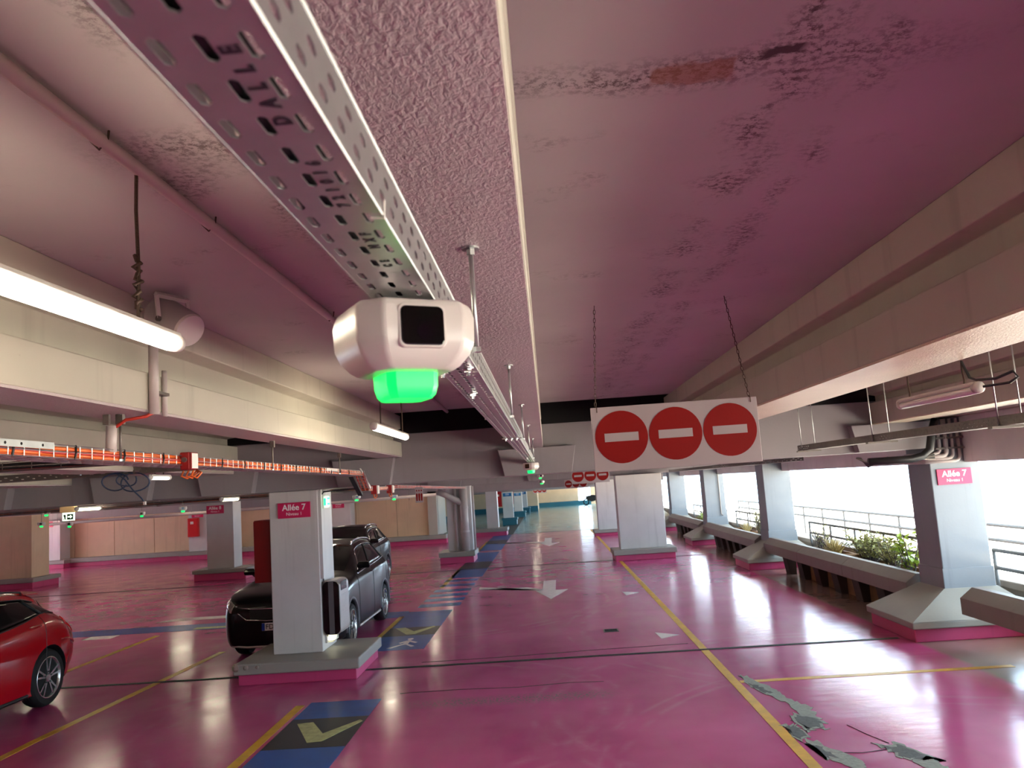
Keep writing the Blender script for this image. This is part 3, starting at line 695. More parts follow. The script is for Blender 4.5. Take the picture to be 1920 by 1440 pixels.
def hang_rod(root, x, y, z0, z1, mat='galv', r=.005, plate=True, nut=True):
    o = obj('hanger_rod', MB().cyl((x, y, z0), (x, y, z1), r, 8), mat, root, smooth=True)
    if plate: obj('ceiling_flange', MB().cyl((x, y, z1-.004), (x, y, z1), r*3.6, 14).cyl((x, y, z1-.016), (x, y, z1-.004), r*1.8, 6), mat, o)
    if nut: obj('nut', MB().cyl((x, y, z0-.004), (x, y, z0+.006), r*2.1, 6), 'zinc_bolt', o)
    return o
TX0, TX1, TZ, TH = -.208, -.132, 2.60, .058
tray = thing('cable_tray', 'perforated galvanised cable tray running overhead along the aisle above the parking sensor', 'cable tray')
perf_tray(tray, TX0, TX1, TZ, TH, -.6, 11.28, .05)
for i in range(3): obj('tray_cable', MB().tube([(TX0+.014+.016*i, -.6+1.2*k, TZ+.011+.003*((k+i) % 2)) for k in range(11)], .0085, 6), 'black_cable', tray, smooth=True)
for y in (1.62, 3.3, 5.0, 6.8, 8.9):
    hang_rod(tray, TX1+.012, y, TZ+.02, 2.83); hang_rod(tray, TX0-.012, y, TZ+.02, 2.83)
def bolt(root, x, y, z):
    b = obj('bolt', MB().cyl((x, y, z-.016), (x, y, z), .0045, 8).cyl((x, y, z-.008), (x, y, z-.002), .0085, 6), 'zinc_bolt', root)
    obj('washer', MB().cyl((x, y, z-.002), (x, y, z+.0005), .0125, 14), 'zinc_bolt', b)
for x, y in ((-.202, 1.72), (-.148, 1.72), (-.178, 2.18), (-.2, 4.4), (-.17, 4.4), (-.142, 4.4), (-.17, 8.0)): bolt(tray, x, y, TZ-.001)
obj('cross_bracket', MB().box(TX0-.012, TX1+.016, 4.38, 4.42, TZ-.006, TZ-.002), 'zinc_bolt', tray)
for y in (.72, 1.77, 2.3): obj('cable_tie', MB().tube([(TX1-.010, y, TZ-.002), (TX1+.002, y+.001, TZ-.003), (TX1+.003, y+.001, TZ+.014)], .0012, 5), 'label_paper', tray)
# lettering stamped on the tray bottom, reading towards the camera
R_T = (PI, 0, PI/2)
def tray_text(s, y, size, x=-.157): text('tray_lettering', s, size, 'print_black', tray, (x, y, TZ-.0012), (PI, 0, -PI/2), bold=.0008, space=2.6, align='CENTER', extrude=.0002)
tray_text('DALLE', .472, .0165); tray_text('721016', .637, .0145); tray_text('NXF', .79, .0145); tray_text('CE', .875, .013)
# later lengths of the same tray, beyond each girder
for i, (y0, y1, z) in enumerate(((12.3, 24.8, 2.6), (26.1, 37.2, 2.44), (38.5, 50.3, 2.28))):
    t = thing('cable_tray', ('second length of the aisle tray, beyond the first girder', 'third length of the aisle tray, farther down', 'fourth length of the aisle tray, above the blue zone')[i], 'cable tray')
    perf_tray(t, TX0, TX1, z, TH, y0, y1, .25, sl=.14)
    for k in range(3): hang_rod(t, TX1+.012, y0+1+(y1-y0-2)*k/2, z+.02, 3.2 if i < 2 else 2.75)

# ------------------------------------------------------------------ parking sensors
def octa(w, d, c, z): return [Vector(p) for p in ((-w+c, -d, z), (w-c, -d, z), (w, -d+c, z), (w, d-c, z), (w-c, d, z), (-w+c, d, z), (-w, d-c, z), (-w, -d+c, z))]
SENS = None
def sensor(loc, rz, label, led='green_led', hanger=0.0):
    t = thing('parking_sensor', label, 'parking sensor', loc, rz, 'green parking sensors')
    prof = ((0, .90), (-.006, .96), (-.020, 1.0), (-.052, .985), (-.068, .91), (-.082, .77), (-.088, .66), (-.089, .3))
    rings = [octa(.082*k, .080*k, .027*k, z) for z, k in prof]
    b = obj('housing', MB().loft(rings), 'white_plastic', t); smooth_angle(b, 25)
    bv = b.modifiers.new('bevel', 'BEVEL'); bv.width = .006; bv.segments = 3; bv.limit_method = 'ANGLE'; bv.angle_limit = math.radians(20)
    cx, cz = -.004, -.037
    fr = obj('window_frame', MB().prism([(cx+a, cz+c) for a, c in rrect(.065, .056, .009)], 'y', -.0806, -.070), 'white_plastic', t, bevel=.002)
    wn = obj('camera_window', MB().prism([(cx+a, cz+c) for a, c in rrect(.058, .050, .008)], 'y', -.0822, -.072), 'black_gloss', t, bevel=.0015)
    obj('lens', MB().prism([(cx+.003+.011*math.cos(k*PI/8), cz-.008+.011*math.sin(k*PI/8)) for k in range(16)], 'y', -.0828, -.080), 'lens_glass', wn)
    d = [(-.084, 1.0), (-.106, .98), (-.117, .90), (-.122, .78)]
    dm = obj('light_dome', MB().loft([octa(.036*k, .036*k, .010*k, z) for z, k in d]), led, t); smooth_angle(dm, 30)
    obj('mount_clip', MB().box(-.03, .03, -.03, .03, 0, .006), 'grey_plastic', t)
    if hanger: obj('hanger', MB().cyl((0, 0, 0), (0, 0, hanger), .008, 6), 'galv_dull', t)
    return t
sensor((-.178, 1.088, TZ-.007), math.radians(30), 'large white parking sensor with glowing green underside, nearest on the overhead tray')
sensor((-.172, 9.75, TZ-.007), math.radians(-28), 'second parking sensor along the aisle tray, just before the first girder', 'green_led_far')
for i, (y, z) in enumerate(((23.6, 2.59), (28.0, 2.43), (36.3, 2.43), (42.0, 2.27), (49.0, 2.27))):
    sensor((-.172, y, z), math.radians((20, -30, 15, 30, 0)[i]), ('third', 'fourth', 'fifth', 'sixth', 'last and smallest')[i]+' green sensor counted along the aisle tray', 'green_led_far')
gl = [(-11.05, 18.0, 2.47, 'upper of the three green sensors by the hanging exit sign'), (-12.4, 20.0, 2.21, 'green sensor above the daylight gap, left of the hanging exit sign'), (-11.7, 20.0, 2.16, 'green sensor directly beneath the hanging exit sign'), (-9.9, 20.0, 2.30, 'green sensor in front of the middle of the cream wall'),
      (-7.9, 17.8, 2.36, 'green sensor left of the red extinguisher cabinet'), (-6.55, 20.0, 2.36, 'green sensor just left of the Allée 7 pillar'), (-4.15, 18.0, 2.35, 'green sensor right of the Allée 7 pillar, above the black cars'), (-3.7, 20.0, 2.30, 'green sensor left of the hanging pictogram panel')]
for x, y, z, lb in gl: sensor((x, y, z), math.radians(25), lb, 'green_led_far', 3.3-z)

# ------------------------------------------------------------------ strip lights
def strip_light(loc, length, lit, label, ropes=(), rope_top=3.4, tilt=0.0, name='strip_light', mat=None):
    t = thing(name, label, 'lamp', loc, tilt, 'strip lights'); L = length/2
    ring = lambda w, zt, zb, y: [Vector((w*math.cos(a), y, (zt+zb)/2+(zt-zb)/2*math.sin(a))) for a in [2*PI*k/14 for k in range(14)]]
    obj('tray_body', MB().box(-.028, .028, -L+.03, L-.03, .008, .032), 'lamp_body', t, bevel=.01)
    df = obj('diffuser', MB().loft([ring(.02, .008, -.02, -L+.035), ring(.029, .014, -.029, -L+.06), ring(.029, .014, -.029, L-.06), ring(.02, .008, -.02, L-.035)]), mat or ('lamp_lit' if lit else 'lamp_off'), t, smooth=True)
    for s in (-1, 1): obj('end_cap', MB().loft([ring(.030, .033, -.029, s*(L-.04)), ring(.030, .033, -.029, s*(L-.012)), ring(.02, .024, -.02, s*L)]), 'lamp_body', t, smooth=True)
    for y, rt in ropes: obj('suspension_wire', MB().tube([(0, y, .03), (.003, y, (rt-loc[2])*.35), (-.003, y, (rt-loc[2])*.7), (0, y, rt-loc[2])], .0055, 6), 'rust_chain', t)
    return t
strip_light((-1.18, 1.87, 2.876), 1.5, True, 'large lit strip light hanging at the upper left', ((.49, 3.4), (-.5, 3.4)), tilt=math.radians(-1))
obj('cable_knot', MB().tube([(.012*math.cos(a*2.4), .49+.012*math.sin(a*2.4), .06+.011*a) for a in range(16)], .007, 6), 'rust_chain', bpy.data.objects['strip_light'], smooth=True)
strip_light((-1.28, 6.95, 2.86), 1.5, True, 'second lit strip light, hanging below and behind the parking sensor', ((-.45, 3.4), (.55, 3.4)))
ol = strip_light((2.17, 4.62, 2.675), .94, False, 'unlit strip light hanging beside the warm-lit concrete beam on the right', ((-.32, 2.83), (.32, 2.83)))
obj('cable_loop', MB().tube([(0, -.32, .15), (.01, -.36, .06), (.0, -.44, .04), (.03, -.56, .03), (.06, -.66, .05), (.07, -.68, .02), (.05, -.64, .0), (.0, -.5, .0)], .007, 6), 'black_cable', ol, smooth=True)
strip_light((-4.25, 9.0, 2.69), .5, False, 'small pale strip light under the perforated cross tray', ((-.1, 2.76), (.1, 2.76)), mat=emit('lamp_dim', (1, .96, .9, 1), .9))
strip_light((-6.62, 11.8, 2.42), .66, True, 'lit soffit strip light above the hanging exit sign', mat='lamp_lit_small')
strip_light((-4.55, 11.8, 2.42), .66, True, 'lit soffit strip light left of the Allée 7 pillar', mat='lamp_lit_small')
n_ = 0
for y in (15.5, 21.0, 29.0, 34.0):
    for x in (-4.2, -8.6, -13.0):
        n_ += 1
        strip_light((x, y, 2.72), 1.5, True, 'lit strip light over the bays, %s row past the near girder, %s from the aisle' % ({15.5: 'first', 21.0: 'second', 29.0: 'third', 34.0: 'fourth'}[y], {-4.2: 'nearest', -8.6: 'second', -13.0: 'third'}[x]), ((-.5, 3.3 if y < 25 else 3.2), (.5, 3.3 if y < 25 else 3.2)))
for x, y, lb in ((-8.3, 2.0, 'lit strip light out of view beyond the left edge, nearest the camera'), (-8.3, 8.5, 'lit strip light out of view beyond the left edge, near the girder')):
    strip_light((x, y, 2.6), 1.5, True, lb, ((-.5, 2.76), (.5, 2.76)))
strip_light((-3.4, .4, 2.95), 1.5, True, 'added fill strip light out of view beside the camera, between the two left beams', ((-.5, 3.4), (.5, 3.4)))  # unseen fill lamp added to brighten the left front
for x, y in ((-.9, 60), (-.9, 45), (-6, 45), (-6, 55)):
    strip_light((x, y, 2.4), 1.5, True, 'lit strip light in the blue zone, %s pair, %s side' % ('far' if y > 50 else 'near', 'aisle' if x > -2 else 'bay'), ((-.5, 2.75), (.5, 2.75)))

# ------------------------------------------------------------------ no-entry signs on chains
def chain_pts(p, q, link_l=.032):
    p, q = Vector(p), Vector(q); n = max(3, int((q-p).length/(link_l*.78))); return p, q, n
def chain(root, p, q, mat='rust_chain'):
    p, q, n = chain_pts(p, q); d = (q-p).normalized(); u = d.cross(Vector((0, 1, 0))).normalized(); w = d.cross(u); mb = MB(); L = (q-p).length/n
    for i in range(n):
        c = p+d*L*(i+.5); s = u if i % 2 else w
        mb.tube([c+d*(L*.62*math.sin(a))+s*(.0062*math.cos(a)) for a in [2*PI*k/8 for k in range(8)]], .0018, 4, closed=True)
    return obj('chain', mb, mat, root, kind='stuff')
def no_entry(loc, w, h, r, label, cz=None, tilt=0.0):
    t = thing('no_entry_sign', label, 'sign', loc, tilt, 'triple no-entry signs over the aisle')
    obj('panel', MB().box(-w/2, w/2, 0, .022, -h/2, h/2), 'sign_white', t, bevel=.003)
    for i in (-1, 0, 1):
        x = i*w*.325
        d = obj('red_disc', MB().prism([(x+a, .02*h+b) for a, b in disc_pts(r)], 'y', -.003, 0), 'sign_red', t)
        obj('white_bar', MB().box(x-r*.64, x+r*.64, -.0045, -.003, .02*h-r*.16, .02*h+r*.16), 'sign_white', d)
    return t
ne = no_entry((.785, 4.95, 2.583), .985, .385, .157, 'large no-entry panel with three red discs hanging from two chains', tilt=math.radians(-1.0))
chain(ne, (-.463, .011, .175), (-.42, .011, .815)); chain(ne, (.455, .011, .175), (.365, .011, .815))
for i, s in enumerate((-1, 1)): obj('hook', MB().tube([(s*.455, .011, .2), (s*.455, -.006, .19), (s*.455, -.006, .165), (s*.455, .011, .16)], .003, 5), 'rust_chain', ne)
for i, (x, y, z, lb) in enumerate(((1.16, 22.0, 2.46, 'second no-entry panel, half hidden by the large one'), (1.27, 36.5, 2.22, 'third no-entry panel in front of the blue zone'), (-.55, 61.0, 1.82, 'smallest no-entry panel far down the blue zone'))):
    t = no_entry((x, y, z), 1.0, .385, .157, lb)
    for s in (-.45, .45): obj('hanger_rod', MB().cyl((s, .011, .19), (s, .011, 3.25-z if y < 50 else 2.75-z), .006, 6), 'galv_dull', t)

# ------------------------------------------------------------------ orange cable basket along the left beam
def basket(root, A, B, w, h, step, cables, mats, seed, wire='galv', sag=.006):
    """wire basket from A to B (bottom centre line) holding loose cables"""
    A, B = Vector(A), Vector(B); d = (B-A); L = d.length; d.normalize(); s = d.cross(Vector((0, 0, 1))).normalized(); up = s.cross(d).normalized()
    wires = MB(); n = max(2, int(L/step))
    for i in range(n+1):
        c = A+d*(L*i/n); wires.tube([c-s*w/2+up*h, c-s*w/2, c+s*w/2, c+s*w/2+up*h], .0036, 4)
    for a, b in ((-1, 0), (1, 0), (-1, .5), (1, .5), (-1, 1), (1, 1), (-.33, 0), (.33, 0)):
        wires.tube([A+s*(a*w/2)+up*(b*h), B+s*(a*w/2)+up*(b*h)], .0032, 4)
    obj('wire_basket', wires, wire, root, kind='stuff')
    rnd = random.Random(seed)
    for k in range(cables):
        a0 = (k % max(1, cables//2))/max(1, cables//2-1)-.5 if cables > 2 else 0; lay = k//max(1, cables//2)
        pts = []; m = max(3, int(L/.45))
        for i in range(m+1):
            pts.append(A+d*(L*i/m)+s*(a0*w*.8+rnd.uniform(-.008, .008))+up*(.013+lay*.024+rnd.uniform(-sag, sag)))
        obj('cable', MB().tube(pts, .0095, 6), mats[k % len(mats)], root, smooth=True)
    return d, s, up
def basket_fill(root, A, B, w, n):
    rnd = random.Random(21); A, B = Vector(A), Vector(B)
    for k in range(n):
        m = 22; a0 = (k/(n-1)-.5)*w*.84; z = .028+.02*(k % 2)
        obj('cable', MB().tube([A.lerp(B, i/m)+Vector((a0+rnd.uniform(-.008, .008), 0, z+rnd.uniform(-.006, .006))) for i in range(m+1)], .0095, 6), ('orange_cable', 'orange_cable', 'red_cable')[k % 3], root, smooth=True)
bk = thing('cable_basket', 'wire basket of orange cables hanging below the left beam', 'cable tray')
A0, B0 = (-2.08, .8, 2.595), (-2.40, 10.45, 2.595)
basket(bk, A0, B0, .16, .056, .105, 10, ('orange_cable', 'orange_cable', 'red_cable', 'orange_cable', 'orange_cable'), 3)
basket_fill(bk, A0, B0, .16, 9)
for i, y in enumerate((1.8, 4.04, 6.6, 9.1)):
    x = -2.08-.32*(y-.8)/9.65
    hang_rod(bk, x+.085, y, 2.6, 2.83, 'galv_dull', .006); obj('beam_clip', MB().cbox((x+.085, y, 2.805), (.035, .03, .05)), 'galv_dull', bk)
for i in range(16):
    y = 2.7+.46*i; x = -2.08-.32*(y-.8)/9.65+.081; obj('cable_tie', MB().tube([(x, y, 2.592), (x+.006, y, 2.62), (x-.002, y+.01, 2.655)], .005, 5), 'black_cable', bk)
# galvanised splice plate with fixing holes on the near part of the basket
x = -2.08-.32*(3.0-.8)/9.65+.083
sp = obj('splice_plate', MB().box(x, x+.004, 2.72, 3.42, 2.628, 2.656), 'galv', bk); 
for yy in (2.8, 3.1, 3.2, 3.34): obj('plate_hole', MB().cyl((x+.003, yy, 2.642), (x+.0055, yy, 2.642), .006, 8), 'dark_void', sp)
x = -2.08-.32*(8.7-.8)/9.65+.083
obj('splice_plate', MB().box(x, x+.004, 8.5, 8.95, 2.625, 2.65), 'label_paper', bk)
jb = thing('junction_box', 'dark red junction box with a white label on the orange cable basket', 'junction box', (-2.105, 4.85, 2.615))
obj('body', MB().box(-.04, .02, -.05, .05, -.05, .055), 'box_red', jb, bevel=.008); obj('lid', MB().box(.02, .03, -.047, .047, -.047, .052), 'box_red', jb, bevel=.004)
obj('label_sticker', MB().box(.03, .0312, -.042, .042, -.042, .047), 'label_paper', jb); obj('round_knob', MB().cyl((-.01, -.05, .01), (-.01, -.062, .01), .015, 12), 'galv_dull', jb)
for i in range(3): obj('cable_tail', MB().tube([(-.03+.03*i, -.02, -.055), (-.04+.03*i, -.03, -.085), (-.01+.03*i, -.02, -.1), (.02+.02*i, .02, -.07), (.02, .05, -.05)], .006, 5), 'orange_cable', jb, smooth=True)
# drop and run below the girder, then on to the back
dr = thing('dropped_basket', 'orange cables dropping steeply and passing below the girder right of the Allée 7 pillar', 'cable tray')
basket(dr, (-2.40, 10.5, 2.60), (-2.44, 11.0, 2.40), .17, .06, .1, 8, ('orange_cable', 'red_cable'), 5)
basket(dr, (-2.44, 11.0, 2.40), (-2.44, 12.9, 2.40), .15, .05, .11, 8, ('orange_cable', 'orange_cable', 'red_cable'), 6)
basket(dr, (-2.44, 12.9, 2.42), (-2.49, 24.7, 2.34), .15, .05, .3, 6, ('orange_cable', 'orange_cable', 'red_cable'), 7)
obj('bent_plate', MB().prism([(10.46, 2.68), (10.5, 2.69), (11.08, 2.45), (11.05, 2.42)], 'x', -2.36, -2.35), 'label_paper', dr); obj('bent_plate', MB().prism([(10.46, 2.58), (10.5, 2.59), (10.98, 2.37), (10.95, 2.34)], 'x', -2.5, -2.44), 'black_cable', dr)
for y in (11.3, 12.4):
    j = thing('junction_box', 'brown junction box with white front on the dropped cables, %s one' % ('nearer' if y < 12 else 'farther'), 'junction box', (-2.34, y, 2.41))
    obj('body', MB().box(-.05, .03, -.06, .06, -.06, .06), 'box_red', j, bevel=.006); obj('lid', MB().box(.03, .045, -.055, .055, -.055, .055), 'label_paper', j)
    obj('cable_tail', MB().tube([(-.02, -.03, -.06), (-.01, -.05, -.1), (.0, -.01, -.115), (.01, .03, -.09), (.0, .04, -.05)], .008, 5), 'orange_cable', j, smooth=True)
b2 = thing('side_basket', 'wire basket with dark red cables crossing under the beams at the left edge', 'cable tray')
basket(b2, (-6.5, 5.6, 2.70), (-2.6, 5.45, 2.66), .14, .055, .2, 4, ('red_cable', 'black_cable'), 8, 'galv_dull')
pt = thing('perforated_cross_tray', 'dark perforated tray crossing the bays under the left beams', 'cable tray')
perf_tray(pt, 8.42, 8.58, 2.725, .07, -11.0, -3.55, .12, 'galv_dull', axis='x', sl=.07, sw=.012)
for x in (-9.5, -7.2, -4.85): hang_rod(pt, x, 8.5, 2.75, 2.83, 'galv_dull', .006)
cl = thing('cable_coil', 'loose loops of dark blue cable hanging from the perforated cross tray', 'cable', (-4.34, 8.38, 2.65))
for i, (cx, cz, r, a) in enumerate(((-.08, .0, .11, .2), (.03, .02, .085, 1.0), (.09, -.01, .12, 2.0))):
    obj('cable_loop', MB().tube([(cx+r*1.25*math.cos(t+a), .03*i+.02*math.sin(2*t), cz+r*.8*math.sin(t+a)) for t in [2*PI*k/20 for k in range(19)]], .008, 5), 'blue_cable', cl, smooth=True)
obj('loose_end', MB().tube([(-.1, .03, .10), (.02, .0, .02), (.1, 0, -.09), (.19, 0, -.18), (.22, 0, -.22)], .008, 5), 'blue_cable', cl, smooth=True); obj('connector', MB().cbox((.225, 0, -.235), (.022, .022, .034)), 'white_plastic', cl)
# far cable run below the girder at the left
fb = thing('far_cable_run', 'dark cable run below the girder over the left bays', 'cable tray')
basket(fb, (-14, 15.6, 2.40), (-3.6, 15.6, 2.44), .2, .06, .18, 4, ('orange_cable', 'black_cable'), 12, 'galv_dull')
for x in (-12, -9, -6, -4): obj('hanger_rod', MB().cyl((x, 15.6, 2.44), (x, 15.6, 3.3), .006, 6), 'galv_dull', fb)
fp = thing('ceiling_pipe', 'long pale pipe slung in front of the cream wall top', 'pipe'); obj('pipe', MB().tube([(-22, 30.0, 2.02), (-8, 30.0, 2.13), (-3.5, 30.0, 2.2)], .055, 10), 'pipe_paint', fp, smooth=True)
for x in (-18, -13, -8, -5): obj('pipe_hanger', MB().cyl((x, 30.0, 2.05), (x, 30.0, 3.2), .008, 6), 'galv_dull', fp)
# right-hand tray with rod pairs
rt = thing('right_cable_tray', 'perforated tray on thin rod pairs under the right-hand bay', 'cable tray')
perf_tray(rt, 3.13, 3.27, 2.53, .065, 3.2, 10.4, .07, 'galv_dull', sl=.04, sw=.012)
for y in (3.7, 5.8, 8.0, 10.2):
    for x in (3.12, 3.28): obj('hanger_rod', MB().cyl((x, y, 2.52), (x, y, 3.4), .005, 6), 'galv', rt, smooth=True)
    obj('cross_bracket', MB().box(3.06, 3.34, y-.03, y+.03, 2.512, 2.528), 'galv_dull', rt)
rt2 = thing('right_cable_tray', 'farther perforated tray beyond the girder, above the facade pillars', 'cable tray')
perf_tray(rt2, 3.6, 3.8, 2.42, .06, 12.4, 24.6, .25, 'galv_dull', sl=.14, sw=.014)
for y in (13, 17, 21): obj('hanger_rod', MB().cyl((3.7, y, 2.43), (3.7, y, 3.3), .006, 6), 'galv_dull', rt2)
# conduits
co = thing('ceiling_conduit', 'white painted conduit along the left ceiling bay', 'conduit')
obj('conduit_pipe', MB().tube([(-1.17, -2, 3.372), (-1.165, 3, 3.372), (-1.18, 7, 3.37), (-1.25, 10.88, 3.37)], .021, 10), 'pipe_paint', co, smooth=True)
for y in (1.15, 2.15, 2.9, 4.6, 6.4, 8.5): obj('pipe_clip', MB().tube([(-1.2, y, 3.4), (-1.197, y, 3.375), (-1.172, y, 3.347), (-1.147, y, 3.375), (-1.144, y, 3.4)], .0035, 5), 'rust_chain', co)
vc = thing('beam_conduit', 'thick white vertical conduit down the left beam face with an orange cable below', 'conduit', (-1.935, 4.05, 0))
obj('conduit_pipe', MB().tube([(0, 0, 2.82), (0, 0, 3.3)], .024, 10), 'pipe_paint', vc, smooth=True); obj('thin_pipe', MB().tube([(-.01, .14, 2.82), (-.01, .14, 3.06)], .014, 8), 'pipe_paint', vc, smooth=True)
obj('clip', MB().cbox((0, .06, 2.93), (.04, .14, .015)), 'galv_dull', vc)
obj('orange_lead', MB().tube([(0, 0, 2.83), (-.03, -.02, 2.81), (-.12, -.05, 2.795), (-.17, -.06, 2.76), (-.18, -.06, 2.74)], .009, 6), 'red_cable', vc, smooth=True)
obj('lower_pipe', MB().tube([(-.185, -.06, 2.77), (-.19, -.06, 2.64)], .026, 10), 'pipe_paint', vc, smooth=True); obj('bracket', MB().cbox((-.2, -.08, 2.8), (.03, .02, .05)), 'galv_dull', vc)
# loudspeaker under the ceiling
spk = thing('loudspeaker', 'white cylindrical loudspeaker on a bracket behind the big strip light', 'loudspeaker', (-1.765, 3.92, 3.255))
ax = Vector((.70, -.30, -.46)).normalized()
ub = [tuple(ax*t) for t in (-.12, .11)]
sb = obj('body', MB().tube([ax*-.13, ax*-.115, ax*.10, ax*.11], [.07, .088, .088, .084], 24), 'grey_plastic', spk); smooth_angle(sb, 40)
obj('grille', MB().tube([ax*.108, ax*.122], [.085, .08], 24), 'white_plastic', spk)
sd = ax.cross(Vector((0, 0, 1))).normalized()
for s in (-1, 1): obj('bracket_arm', MB().tube([sd*(s*.094), sd*(s*.094)+Vector((-.01, 0, .115))], .012, 4), 'white_plastic', spk); obj('pivot_screw', MB().cyl(sd*(s*.09), sd*(s*.104), .014, 10), 'galv_dull', spk)
obj('bracket_top', MB().tube([sd*-.1+Vector((-.01, 0, .12)), sd*.1+Vector((-.01, 0, .12))], .014, 4), 'white_plastic', spk)
obj('lead', MB().tube([ax*-.12, ax*-.16+Vector((0, 0, .03)), ax*-.16+Vector((0, .02, .05)), ax*-.14+Vector((0, .04, .065))], .006, 5), 'red_cable', spk, smooth=True)

# ------------------------------------------------------------------ things on and around the near pillar
fc = thing('fire_cabinet', 'tall dark red cabinet fixed to the left side of the Allée 7 pillar', 'cabinet', (-3.86, 11.75, 1.66))
obj('body', MB().box(-.26, 0, -.24, .24, -.42, .42), 'cabinet_red', fc, bevel=.008); obj('top_rim', MB().box(-.25, -.02, -.23, .23, .42, .432), 'cabinet_red', fc); obj('door_seam', MB().box(-.262, -.26, -.2, .2, -.38, .38), 'cabinet_red', fc, bevel=.001)
ch = thing('car_charger', 'silver and black car charger on the right side of the Allée 7 pillar', 'charger', (-3.18, 11.72, .85))
bodyp = [(a+.13, b) for a, b in rrect(.24, .72, .075, 6)]
obj('body', MB().prism(bodyp, 'y', -.25, .25), 'charger_silver', ch, bevel=.004)
obj('black_panel', MB().prism([(.127+a*.96, b*.98) for a, b in rrect(.24, .72, .075, 6)], 'y', -.262, -.25), 'black_gloss', ch, bevel=.003); obj('grey_stripe', MB().box(.095, .165, -.266, -.262, -.355, .355), 'stripe_grey', ch)
obj('display', MB().box(.25, .256, -.19, .12, .22, .34), 'black_gloss', ch, bevel=.002)
for i in range(22): obj('vent_line', MB().box(.2495, .2535, -.24, .24, -.33+.023*i, -.322+.023*i), 'charger_silver', ch)
bh = thing('caged_lamp', 'lit bulkhead lamp in a wire cage below the car charger', 'lamp', (-3.18, 11.68, .44))
obj('back_plate', MB().box(0, .03, -.12, .12, -.07, .07), 'white_plastic', bh, bevel=.006); obj('glass', MB().loft([[Vector((xx, .1*k*math.cos(a), .055*k*math.sin(a))) for a in [2*PI*j/16 for j in range(16)]] for xx, k in ((.03, 1), (.08, .95), (.11, .7), (.12, .2))]), 'bulkhead_glow' if 'bulkhead_glow' in M else emit('bulkhead_glow', (1, .93, .6, 1), 3.0), bh, smooth=True)
cg = MB()
for k in (-.08, -.04, 0, .04, .08): cg.tube([(.02, k, -.065), (.09, k, -.065), (.13, k, -.04), (.13, k, .04), (.09, k, .065), (.02, k, .065)], .003, 4)
for k in (-.04, 0, .04): cg.tube([(.02, -.115, k), (.09, -.115, k), (.13, -.09, k), (.13, .09, k), (.09, .115, k), (.02, .115, k)], .003, 4)
obj('wire_cage', cg, 'galv', bh, kind='stuff')
ex = thing('exit_light', 'round glowing green exit light high on the right side of the Allée 7 pillar', 'exit light', (-3.18, 11.62, 2.29))
obj('housing', MB().box(0, .06, -.10, .10, -.09, .09), 'white_plastic', ex, bevel=.01); gp = emit('exit_pale', (.55, 1, .6, 1), 1.6)
obj('lit_face', MB().box(.06, .10, -.09, .09, -.08, .08), gp, ex, bevel=.02)
for z in (.03, -.045): obj('green_mark', MB().box(.1, .102, -.06, .06, z, z+.03), 'exit_green', ex); 
obj('green_mark', MB().box(.02, .09, -.093, -.09, -.05, .05), 'exit_green', ex)
sx = obj('switch_box', MB().box(-3.18, -3.13, 11.56, 11.68, 2.38, 2.46), 'grey_plastic', bevel=.006); tag(sx, 'small grey box at the top of the Allée 7 pillar above the exit light', 'box')
bc = thing('black_conduit', 'black cable run down the right edge of the Allée 7 pillar', 'cable', (-3.17, 11.5, 0))
obj('cable', MB().tube([(.6, .05, 2.44), (.2, .04, 2.44), (.06, .02, 2.43), (.015, 0, 2.38), (.012, 0, 1.2), (.012, 0, .55), (.02, .1, .45)], .012, 6), 'black_cable', bc, smooth=True)
for z in (2.3, 1.75, 1.2, .6): obj('clip', MB().cbox((.012, -.012, z), (.03, .02, .02)), 'galv_dull', bc)
td = obj('cable_duct', MB().box(-3.185, -3.135, 11.44, 11.54, 1.25, 2.47), 'pillar_paint', bevel=.004); tag(td, 'white cable duct down the right face of the Allée 7 pillar', 'duct')
# hanging pictogram panel
hp = thing('pictogram_panel', 'small white hanging panel with three red figures, left of the pipe pillar', 'sign', (-2.16, 14.0, 2.30))
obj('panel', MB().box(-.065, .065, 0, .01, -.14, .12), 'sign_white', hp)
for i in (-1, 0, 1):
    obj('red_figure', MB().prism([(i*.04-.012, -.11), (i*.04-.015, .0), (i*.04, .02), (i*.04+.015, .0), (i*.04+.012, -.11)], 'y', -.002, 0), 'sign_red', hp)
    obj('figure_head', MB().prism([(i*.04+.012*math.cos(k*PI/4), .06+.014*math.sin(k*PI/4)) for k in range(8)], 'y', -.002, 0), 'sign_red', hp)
obj('hanger', MB().tube([(-.03, .005, .12), (-.03, .005, 1.0)], .004, 5).tube([(.03, .005, .12), (.03, .005, 1.0)], .004, 5), 'galv_dull', hp, kind='stuff')
# hanging emergency exit sign on the left
es = thing('exit_sign', 'lit hanging exit sign with running figure and white arrow at the left', 'exit sign', (-8.8, 15.0, 2.30))
obj('mount', MB().box(-.16, .12, 0, .1, .09, .2), 'cream_box', es, bevel=.006); obj('panel', MB().box(-.12, .10, .02, .05, -.06, .09), 'exit_lit', es)
obj('green_field', MB().box(-.03, .085, .017, .02, -.04, .06), 'exit_green_dark' if 'exit_green_dark' in M else plain('exit_green_dark', lin(14, 74, 44)), es)
obj('arrow', MB().prism([(-.015, .0), (.03, .0), (.03, -.022), (.07, .012), (.03, .046), (.03, .024), (-.015, .024)], 'y', .014, .017), 'exit_lit', es)
obj('running_figure', MB().prism([(-.1, -.04), (-.08, .0), (-.1, .04), (-.07, .06), (-.05, .03), (-.06, .0), (-.045, -.04), (-.06, -.04), (-.075, -.01), (-.085, -.04)], 'y', .015, .02), 'exit_green_dark' if 'exit_green_dark' in M else bpy.data.materials['exit_green_dark'], es)
